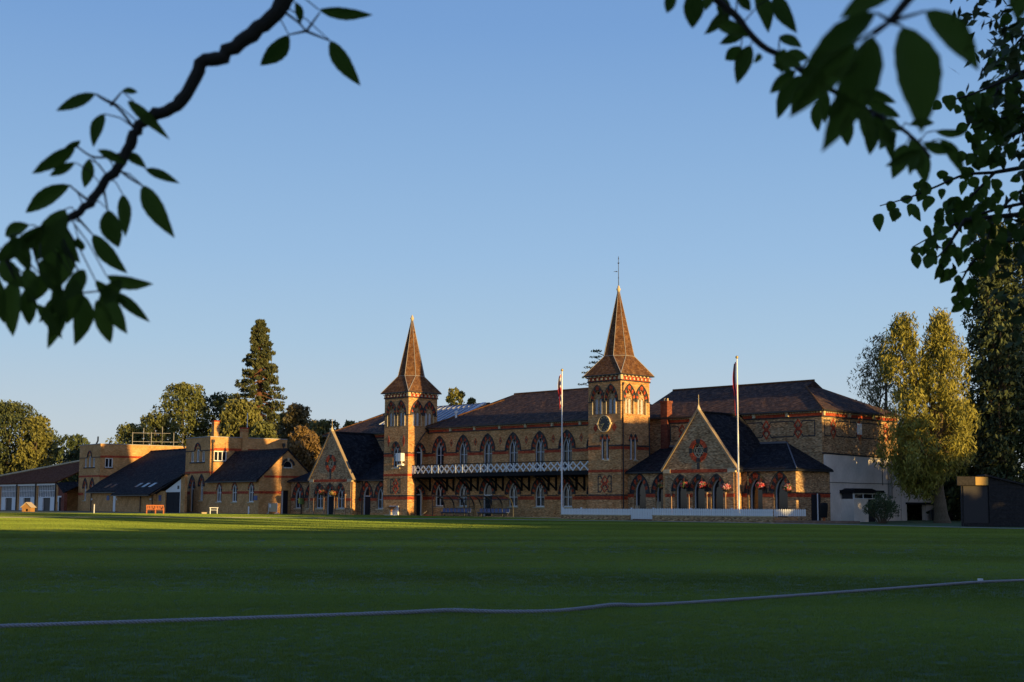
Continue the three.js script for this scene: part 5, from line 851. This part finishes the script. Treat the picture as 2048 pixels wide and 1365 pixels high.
// ---------------------------------------------------------------- cherry and lime branches over the camera
const LB_PATH = [[-0.452,2.417,-2.8],[-0.476,2.359,-2.8],[-0.516,2.316,-2.8],[-0.556,2.285,-2.8],[-0.596,2.253,-2.8],[-0.631,2.242,-2.8],[-0.65,2.2,-2.8],[-0.674,2.159,-2.8],[-0.708,2.138,-2.8],[-0.743,2.122,-2.8],[-0.761,2.099,-2.8],[-0.776,2.06,-2.8],[-0.795,2.024,-2.8],[-0.824,1.988,-2.8],[-0.847,1.952,-2.8],[-0.877,1.926,-2.8],[-0.911,1.906,-2.8],[-0.964,1.877,-2.8],[-1.012,1.834,-2.8]];
const LEFT_TWIGS = [[[-0.481,2.359,-2.8],[-0.438,2.327,-2.8],[-0.422,2.309,-2.8]],[[-0.761,2.099,-2.8],[-0.8,2.148,-2.8],[-0.828,2.163,-2.8],[-0.846,2.175,-2.8]],[[-0.776,2.055,-2.8],[-0.841,2.044,-2.8],[-0.882,2.068,-2.8]],[[-0.847,1.952,-2.8],[-0.889,1.985,-2.8]],[[-0.795,2.021,-2.8],[-0.767,2.0,-2.8],[-0.743,1.986,-2.8]],[[-0.824,1.988,-2.8],[-0.812,1.937,-2.8]],[[-0.964,1.877,-2.8],[-0.931,1.794,-2.8],[-0.88,1.769,-2.8],[-0.801,1.775,-2.8]],[[-0.877,1.926,-2.8],[-0.84,1.886,-2.8]],[[-1.012,1.834,-2.8],[-0.991,1.794,-2.8]],[[-0.422,2.309,-2.8],[-0.395,2.349,-2.8]],[[-0.422,2.309,-2.8],[-0.373,2.289,-2.8]],[[-0.422,2.309,-2.8],[-0.458,2.301,-2.8]],[[-0.815,2.151,-2.8],[-0.793,2.18,-2.8]],[[-0.911,1.906,-2.8],[-0.894,1.865,-2.8],[-0.856,1.795,-2.8]]];
const LEFT_LEAVES = [[-0.476,2.34,-2.914,-0.534,2.28,-2.94,0.041],[-0.381,2.309,-2.86,-0.324,2.22,-2.858,0.0362],[-0.396,2.351,-2.791,-0.296,2.333,-2.784,0.0255],[-0.44,2.357,-2.765,-0.43,2.322,-2.786,0.0175],[-0.818,2.149,-2.708,-0.88,2.111,-2.684,0.0248],[-0.837,2.144,-2.835,-0.856,2.082,-2.818,0.0259],[-0.783,2.172,-2.767,-0.757,2.177,-2.786,0.0136],[-0.769,2.15,-2.762,-0.692,2.081,-2.743,0.0233],[-0.837,2.033,-2.657,-0.924,1.993,-2.689,0.028],[-0.847,2.007,-2.692,-0.898,1.982,-2.699,0.0189],[-0.904,2.105,-2.902,-0.936,2.091,-2.906,0.0143],[-0.918,2.008,-2.891,-1.014,1.958,-2.92,0.0366],[-0.738,1.982,-2.781,-0.68,1.887,-2.751,0.0391],[-0.756,2.036,-2.863,-0.689,2.007,-2.835,0.0201],[-0.781,2.055,-2.819,-0.74,2.025,-2.802,0.0218],[-0.807,1.987,-2.888,-0.79,1.902,-2.856,0.0284],[-0.773,1.909,-2.666,-0.758,1.844,-2.692,0.0412],[-0.879,1.911,-2.93,-0.809,1.832,-2.915,0.035],[-0.881,1.928,-2.751,-0.921,1.829,-2.721,0.0503],[-0.941,1.892,-2.947,-0.942,1.81,-2.944,0.0415],[-0.84,1.863,-2.706,-0.843,1.839,-2.739,0.0209],[-0.799,1.797,-2.764,-0.717,1.78,-2.782,0.0272],[-0.825,1.786,-2.914,-0.749,1.724,-2.907,0.0246],[-0.788,1.735,-2.665,-0.765,1.658,-2.694,0.0337],[-0.884,1.779,-2.895,-0.88,1.682,-2.886,0.0407],[-0.951,1.788,-2.96,-0.966,1.7,-2.954,0.0416],[-1.015,1.807,-2.868,-1.018,1.696,-2.864,0.0423],[-0.972,1.79,-2.841,-0.992,1.713,-2.872,0.036],[-0.936,1.817,-2.844,-0.986,1.762,-2.874,0.036],[-0.806,1.764,-2.793,-0.766,1.691,-2.766,0.0334],[-0.877,1.798,-2.819,-0.881,1.715,-2.81,0.0396],[-0.804,2.032,-2.692,-0.754,2.011,-2.707,0.0189],[-0.947,1.894,-2.744,-1.014,1.879,-2.77,0.029],[-0.91,1.89,-2.723,-0.98,1.847,-2.756,0.0345],[-0.929,1.845,-2.642,-0.956,1.803,-2.618,0.0316],[-0.932,1.925,-2.847,-0.879,1.839,-2.821,0.04],[-0.901,1.813,-2.675,-0.864,1.749,-2.696,0.0357],[-0.863,2.049,-2.832,-0.867,1.993,-2.834,0.0259],[-1.025,1.835,-2.807,-0.98,1.782,-2.8,0.0395],[-0.761,1.785,-2.734,-0.798,1.731,-2.715,0.0308],[-0.968,1.865,-2.698,-0.935,1.802,-2.723,0.0323],[-0.804,1.788,-2.641,-0.838,1.727,-2.609,0.0334],[-1.09,1.835,-2.93,-1.06,1.731,-2.934,0.0371],[-0.968,1.91,-2.931,-0.96,1.818,-2.951,0.0412],[-0.838,1.798,-2.822,-0.784,1.752,-2.852,0.0258],[-0.908,1.787,-2.802,-0.897,1.72,-2.798,0.0292],[-0.897,1.739,-2.838,-0.93,1.665,-2.83,0.027],[-0.943,1.805,-2.721,-0.927,1.752,-2.727,0.0354],[-0.927,1.791,-2.955,-0.988,1.733,-2.944,0.0278],[-0.94,1.743,-2.779,-0.889,1.683,-2.786,0.0246],[-1.057,1.876,-2.856,-1.092,1.813,-2.865,0.0266]];
const RB_PATH = [[0.339,2.345,-2.6],[0.39,2.301,-2.6],[0.423,2.272,-2.6],[0.442,2.245,-2.6],[0.474,2.213,-2.6],[0.512,2.194,-2.6],[0.54,2.17,-2.6],[0.614,2.122,-2.6],[0.679,2.086,-2.6],[0.725,2.06,-2.6],[0.762,2.027,-2.6],[0.781,2.003,-2.6]];
const RIGHT_LEAVES = [[0.329,2.296,-2.523,0.332,2.237,-2.553,0.039],[0.293,2.279,-2.491,0.279,2.25,-2.512,0.0228],[0.4,2.339,-2.663,0.414,2.292,-2.69,0.0281],[0.399,2.259,-2.448,0.423,2.235,-2.458,0.0207],[0.485,2.375,-2.746,0.509,2.298,-2.734,0.0328],[0.486,2.299,-2.554,0.519,2.222,-2.531,0.0323],[0.465,2.297,-2.738,0.416,2.268,-2.745,0.0231],[0.449,2.221,-2.609,0.426,2.154,-2.626,0.033],[0.44,2.152,-2.452,0.426,2.133,-2.442,0.0121],[0.525,2.274,-2.713,0.56,2.239,-2.685,0.0229],[0.509,2.134,-2.486,0.468,2.102,-2.52,0.0245],[0.555,2.178,-2.658,0.511,2.107,-2.692,0.0336],[0.518,2.104,-2.448,0.499,2.05,-2.477,0.0293],[0.521,2.237,-2.775,0.553,2.218,-2.752,0.0156],[0.574,2.11,-2.592,0.573,2.058,-2.62,0.0237],[0.631,2.102,-2.5,0.692,2.088,-2.52,0.0211],[0.675,2.13,-2.658,0.75,2.1,-2.682,0.0243],[0.648,2.105,-2.668,0.644,2.049,-2.694,0.0281],[0.646,2.043,-2.505,0.643,1.986,-2.505,0.0282],[0.67,2.048,-2.5,0.694,2.024,-2.49,0.0193],[0.817,2.078,-2.688,0.882,2.071,-2.691,0.017],[0.803,2.041,-2.611,0.846,1.976,-2.607,0.0239],[0.766,2.057,-2.709,0.743,1.995,-2.709,0.0362],[0.809,2.063,-2.769,0.817,1.995,-2.756,0.0331],[0.737,2.059,-2.578,0.786,2.07,-2.584,0.0181],[0.602,2.096,-2.51,0.58,2.057,-2.538,0.0265],[0.37,2.32,-2.585,0.36,2.282,-2.589,0.0218],[0.748,2.085,-2.717,0.716,2.045,-2.711,0.0268],[0.55,2.177,-2.56,0.598,2.176,-2.527,0.0234],[0.597,2.162,-2.604,0.653,2.181,-2.601,0.022],[0.617,2.192,-2.767,0.626,2.12,-2.777,0.0229],[0.66,2.038,-2.545,0.7,2.017,-2.566,0.0225],[0.454,2.265,-2.748,0.428,2.24,-2.766,0.0309],[0.561,2.153,-2.594,0.554,2.112,-2.604,0.0282],[0.638,2.089,-2.592,0.683,2.061,-2.599,0.0204],[0.482,2.16,-2.444,0.475,2.124,-2.474,0.0268],[0.472,2.147,-2.445,0.501,2.122,-2.419,0.0271],[0.356,2.201,-2.437,0.414,2.183,-2.43,0.0261],[0.703,2.08,-2.629,0.724,2.013,-2.638,0.0227],[0.789,2.03,-2.677,0.765,1.997,-2.679,0.0279],[0.706,1.967,-2.427,0.689,1.922,-2.409,0.0177],[0.685,2.113,-2.69,0.727,2.069,-2.67,0.0226],[0.433,2.353,-2.762,0.374,2.285,-2.732,0.0222],[0.526,2.145,-2.517,0.574,2.139,-2.544,0.023],[0.405,2.294,-2.652,0.377,2.26,-2.659,0.0216],[0.52,2.216,-2.647,0.557,2.203,-2.624,0.0259],[0.708,2.004,-2.474,0.724,1.957,-2.468,0.0265],[0.728,1.997,-2.467,0.787,1.982,-2.481,0.0228],[0.618,2.055,-2.449,0.627,1.986,-2.44,0.0273],[0.712,1.97,-2.421,0.659,1.951,-2.448,0.0198]];
const NB_PATH = [[0.542,2.028,-1.7],[0.497,1.986,-1.7],[0.466,1.949,-1.7]];
const NEAR_TWIGS = [[[0.466,1.949,-1.7],[0.481,1.943,-1.7]],[[0.466,1.949,-1.7],[0.509,1.962,-1.7]],[[0.466,1.949,-1.7],[0.448,1.96,-1.7]],[[0.466,1.949,-1.7],[0.423,1.922,-1.7]],[[0.466,1.949,-1.7],[0.445,1.93,-1.7]]];
const NEAR_LEAVES = [[0.469,1.928,-1.659,0.498,1.812,-1.653,0.0537],[0.499,1.95,-1.666,0.56,1.886,-1.652,0.034],[0.448,1.96,-1.701,0.351,1.877,-1.692,0.0335],[0.413,1.908,-1.66,0.34,1.827,-1.687,0.0292],[0.445,1.931,-1.702,0.383,1.792,-1.704,0.0467],[0.619,1.987,-1.676,0.612,1.941,-1.669,0.0295],[0.468,1.987,-1.66,0.399,1.938,-1.63,0.0292]];
const LIME_TWIGS = [[[2.658,3.591,-7.0],[2.465,3.498,-7.0],[2.311,3.432,-7.0],[2.17,3.393,-7.0]],[[2.727,3.328,-7.18],[2.517,3.248,-7.18],[2.386,3.194,-7.18]],[[2.787,3.161,-7.36],[2.548,3.119,-7.36],[2.389,3.105,-7.36],[2.228,3.037,-7.36],[2.095,2.982,-7.36],[1.936,2.936,-7.36]],[[2.848,3.012,-7.54],[2.603,2.956,-7.54],[2.44,2.9,-7.54],[2.275,2.817,-7.54],[2.152,2.748,-7.54]],[[2.909,2.855,-7.72],[2.686,2.798,-7.72],[2.546,2.713,-7.72],[2.473,2.602,-7.72],[2.435,2.504,-7.72]],[[3.024,4.145,-7.9],[2.905,4.026,-7.9],[2.815,3.907,-7.9]],[[2.797,3.292,-8.08],[2.647,3.144,-8.08],[2.5,3.04,-8.08]],[[2.908,3.885,-8.26],[2.843,3.716,-8.26],[2.75,3.624,-8.26]],[[2.663,3.005,-7.04],[2.508,2.901,-7.04],[2.415,2.772,-7.04],[2.373,2.645,-7.04]],[[2.747,3.473,-7.22],[2.614,3.392,-7.22],[2.509,3.365,-7.22]],[[2.394,2.871,-7.4],[2.284,2.71,-7.4],[2.229,2.656,-7.4]]];

const leafMats = [[0.05, 0.085, 0.012], [0.06, 0.1, 0.013], [0.07, 0.115, 0.016]].map((c) => new THREE.MeshPhysicalMaterial({ color: new THREE.Color().setRGB(...c), roughness: 0.8, specularIntensity: 0.25, transmission: 0.3, thickness: 0, side: THREE.DoubleSide }));
function leafBlade(bend, fold, shape = 1) {  // unit leaf along +y, one metre long and one metre wide at its widest
  const n = 13, pos = [], idx = [];
  for (let j = 0; j <= n; j++) {
    const v = j / n, w = 0.5 * Math.sin(Math.PI * Math.min(1, v ** (shape * 0.9))) ** 0.8 * (1 - 0.2 * v ** 3) * (1 + (j % 2 ? 0.025 : -0.02)), z = -bend * v * v;
    for (const s of [-1, -0.5, 0, 0.5, 1]) pos.push(s * w, v, z + Math.abs(s) * w * fold + 0.008 * Math.sin(v * 17 + s * 3 + bend * 40));
  }
  for (let j = 0; j < n; j++) for (let i = 0; i < 4; i++) { const a = j * 5 + i; idx.push(a, a + 1, a + 5, a + 1, a + 6, a + 5); }
  const g = new THREE.BufferGeometry(); g.setAttribute('position', new THREE.Float32BufferAttribute(pos, 3)); g.setIndex(idx); g.computeVertexNormals(); return g;
}
const blades = [leafBlade(0.1, 0.2), leafBlade(0.2, 0.12, 1.05), leafBlade(-0.1, 0.2, 0.92), leafBlade(0.14, 0.3), leafBlade(0.26, 0.25, 1.02), leafBlade(0.02, 0.35, 0.95)], roundBlades = [leafBlade(0.15, 0.25, 0.9), leafBlade(0.25, 0.35, 0.85), leafBlade(-0.12, 0.2, 0.95), leafBlade(0.4, 0.5, 0.9)];
function leafMesh(parent, a, b, w, r, set) {
  const A = V(...a), d = V(...b).sub(A), L = d.length(), y = d.clone().normalize(), view = A.clone().sub(V(0, 1.35, 0)).normalize().negate();
  const tilt = (r() - 0.5) * 1.1; let zz = view.clone().addScaledVector(y, -view.dot(y)).normalize(); zz.applyAxisAngle(y, tilt);
  const xx = y.clone().cross(zz), m = new THREE.Mesh(set[Math.floor(r() * set.length)], leafMats[Math.floor(r() * 3)]);
  m.name = 'leaf'; m.castShadow = m.receiveShadow = true; m.matrixAutoUpdate = true;
  m.quaternion.setFromRotationMatrix(new THREE.Matrix4().makeBasis(xx, y, zz)); m.position.copy(A); m.scale.set(w / Math.max(0.6, Math.cos(tilt)) * 1.0, L * 1.06, L); parent.add(m);
}
const catmull = (pts, n) => new THREE.CatmullRomCurve3(pts.map((p) => V(...p))).getPoints(n);
{
  const t = thing('cherry_tree', 'dark cherry tree whose leafy branches hang across both top corners', 'tree'), r = rngOf(8);
  mesh('trunk', [tube(catmull([[1.0, -0.1, 2.2], [0.95, 0.9, 2.1], [0.75, 1.9, 1.6], [0.5, 2.45, 0.6]], 14), 0.15, 0.09, 12)], M.bark, t);
  const knob = (pts) => pts.map((p, i) => p.clone().add(V(noise.noise(i * 0.8, 1, 0), noise.noise(i * 0.8, 5, 0), 0).multiplyScalar(0.009)));
  const lim = catmull([[0.5, 2.45, 0.6], [0.2, 2.75, -0.8], [-0.2, 2.62, -2.0], [-0.41, 2.45, -2.75], LB_PATH[0]], 16);
  mesh('branch', [tube(lim, 0.06, 0.02, 8), tube(knob(catmull(LB_PATH, 60)), Array.from({ length: 61 }, (_, i) => (0.017 - 0.011 * i / 60) * (1 + 0.22 * Math.max(0, noise.noise(i * 0.55, 3, 1)) * 2)), 0, 9)], M.twig, t);
  mesh('branch', [tube(catmull([[0.5, 2.45, 0.6], [0.8, 2.6, -1.0], RB_PATH[0]], 12), 0.045, 0.009, 8), tube(catmull(RB_PATH, 40), 0.008, 0.003, 7)], M.twig, t);
  mesh('branch', [tube(catmull([[0.5, 2.45, 0.6], [0.75, 2.4, -0.7], NB_PATH[0]], 12), 0.04, 0.008, 8), tube(catmull(NB_PATH, 10), 0.007, 0.005, 7)], M.twig, t);
  for (const p of [...LEFT_TWIGS, ...NEAR_TWIGS]) mesh('twig', [tube(catmull(p, 8), 0.0032, 0.0016, 5)], M.twig, t);
  for (const l of [...LEFT_LEAVES, ...RIGHT_LEAVES, ...NEAR_LEAVES]) { leafMesh(t, l.slice(0, 3), l.slice(3, 6), l[6], r, blades); }
  { const o = []; while (o.length < 5200) { const d = rv(r), k = Math.cbrt(r()), q = V(0.5 + d.x * 4.6 * k, 4.9 + d.y * 1.5 * k, 1.6 + d.z * 4.4 * k); if (q.z < 0.5 && (q.y - 1.35) / Math.max(0.1, -q.z) < 0.62) continue; o.push([q, rv(r), 0.06 + 0.05 * r(), mixc([0.036, 0.062, 0.012], [0.05, 0.085, 0.016], r()), 1.6, null]); } mesh('crown', leafGeo(o), M.leaves, t).userData.kind = 'stuff'; }
  mesh('branch', [tube([[0.5, 2.45, 0.6], [0.4, 3.6, 1.0], [0.5, 4.9, 1.4]], 0.09, 0.03, 8)], M.bark, t);
  for (const [paths, ls] of [[LB_PATH, LEFT_LEAVES], [RB_PATH, RIGHT_LEAVES]]) { const st = []; for (const l of ls) { const a = V(...l.slice(0, 3)); let best = null, bd = 9; for (const p of catmull(paths, 40)) { const dd = p.distanceTo(a); if (dd < bd) { bd = dd; best = p; } } if (bd < 0.16) st.push(tube([best, best.clone().lerp(a, 0.5).add(V(0, 0.008, 0)), a], 0.0016, 0.0012, 4)); } mesh('leaf_stalks', [st], M.twig, t); }
}
{ // lime tree reaching in from the right, a few metres off
  const t = thing('lime_tree', 'leafy tree whose dense twigs reach in from the right edge', 'tree'), r = rngOf(21), out = [];
  mesh('trunk', [tube([[5.2, -0.2, -8], [5.1, 1.5, -8], [4.9, 3.2, -7.9], [4.7, 5, -7.8]], 0.22, 0.12, 10)], M.bark, t);
  for (const p of LIME_TWIGS) { mesh('branch', [tube(catmull([[4.85, p[0][1] + 0.1, -7.9], [(4.85 + p[0][0]) / 2, p[0][1] + 0.15, (p[0][2] - 7.9) / 2], p[0]], 6), 0.03, 0.012, 6), tube(catmull(p, 14), 0.011, 0.003, 6)], M.twig, t); }
  let count = 0;
  LIME_TWIGS.forEach((p) => {
    const c = catmull(p, 24), n = 28;
    for (let k = 0; k < n; k++) {
      const u = r() ** 0.8, q = c[Math.min(24, Math.floor(u * 24))], sp = 0.05 + 0.1 * (1 - u) , a = q.clone().add(V((r() - 0.5) * 2 * sp, (r() - 0.55) * 2 * sp, (r() - 0.5) * 0.25)), d = V((r() - 0.62) * 0.9, -0.35 - r() * 0.8, (r() - 0.5) * 0.5).normalize().multiplyScalar(0.045 + r() * 0.045);
      if (count++ < 300) leafMesh(t, a.toArray(), a.clone().add(d).toArray(), 0.036 + r() * 0.03, r, roundBlades);
    }
  });
  for (let k = 0; k < 9500; k++) { const p = V(2.25 + 1.4 * r() ** 0.7, 2.2 + 3.2 * r(), -7.9 + 1.6 * r()); if (noise.noise(p.x * 1.6, p.y * 1.6, p.z) + (p.x - 2.75) * 0.5 < -0.05) continue; out.push([p, rv(r), 0.026 + 0.018 * r(), mixc(DEEP[0], DEEP[1], r()), 1.3, null]); }
  { const o = []; while (o.length < 5200) { const d = rv(r), k = Math.cbrt(r()), q = V(8.8 + d.x * 4 * k, 6.3 + d.y * 3.9 * k, -10 + d.z * 4.2 * k); if (q.x / -q.z < 0.43) continue; o.push([q, rv(r), 0.11 + 0.06 * r(), mixc(DEEP[0], DEEP[1], r()), 1.2, null]); } mesh('crown', leafGeo(o), M.leaves, t).userData.kind = 'stuff'; }
  const m = mesh('far_foliage', leafGeo(out), M.leaves, t); m.userData.kind = 'stuff';
}

// ---------------------------------------------------------------- grass: real blades, finer near the camera
{
  const blade = (n, spread, h, w, seed) => { const r = rngOf(seed), pos = [], nor = []; for (let i = 0; i < n; i++) { const x = (r() - 0.5) * spread, z = (r() - 0.5) * spread * 0.6, an = r() * Math.PI, c = Math.cos(an) * w / 2, s = Math.sin(an) * w / 2, hh = h * (0.6 + 0.6 * r()), lx = (r() - 0.5) * h * 1.1, lz = (r() - 0.5) * h * 1.1; pos.push(x - c, -0.005, z - s, x + c, -0.005, z + s, x + lx, hh, z + lz); const a = V(2 * c, 0, 2 * s).cross(V(lx, hh, lz)).normalize(); for (let k = 0; k < 3; k++) nor.push(a.x, a.y, a.z); } const g = new THREE.BufferGeometry(); g.setAttribute('position', new THREE.Float32BufferAttribute(pos, 3)); g.setAttribute('normal', new THREE.Float32BufferAttribute(nor, 3)); return g; };
  const zones = [[8.5, 22, 62000, 20, 0.11, 0.022, 0.004], [22, 42, 52000, 18, 0.2, 0.024, 0.009], [42, 80, 42000, 16, 0.42, 0.028, 0.024], [80, 156, 60000, 18, 0.8, 0.032, 0.045]];
  const mat = new THREE.MeshPhysicalMaterial({ color: 0xffffff, side: THREE.DoubleSide, roughness: 0.95, specularIntensity: 0.15 });
  zones.forEach(([a, b, n, k, sp, h, w], zi) => {
    const r = rngOf(500 + zi), im = new THREE.InstancedMesh(blade(k, sp, h, w, zi + 1), mat, n), m4 = new THREE.Matrix4(), q = new THREE.Quaternion(), c = new THREE.Color(); let i = 0;
    while (i < n) {
      const z = Math.sqrt(a * a + (b * b - a * a) * r()), x = (r() * 2 - 1) * 0.42 * z + (r() - 0.5) * 2;
      const lx = (x + 10.89) * 0.69466 + (150 - z) * 0.71934, lz = -(x + 10.89) * 0.71934 + (150 - z) * 0.69466;
      if ((lz < 2.2 && lx > -19) || (lx > 25 && lz < 4.2 && lx < 51) || (lz < 1.5 && lx < 46)) { if (z > 100) { if (r() < 0.999) continue; } }
      q.setFromAxisAngle(V(0, 1, 0), r() * 6.283); const s = 0.75 + 0.5 * r(); m4.compose(V(x, ground(x, -z), -z), q, V(s, s * (0.8 + 0.5 * r()), s)); im.setMatrixAt(i, m4);
      const stripe = Math.sin((x * 0.12 + z * 0.99) * 0.42) * 0.45 + noise.noise(x * 0.07, z * 0.16, 3) * 1.3 + noise.noise(x * 0.3, z * 0.7, 7) * 0.5, v = 1 + 0.26 * stripe + (r() - 0.5) * 0.16, dry = Math.max(0, noise.noise(x * 0.25, z * 0.25, 9)) * 0.4 + r() * 0.3;
      c.setRGB((0.165 + 0.085 * dry) * v, (0.235 + 0.03 * dry) * v, 0.042 * v); im.setColorAt(i, c); i++;
    }
    im.name = numbered('grass'); im.userData = { kind: 'stuff', label: 'short mown grass of the cricket field', category: 'grass' }; im.castShadow = im.receiveShadow = true; scene.add(im);
  });
}
renderer.render(scene, camera);
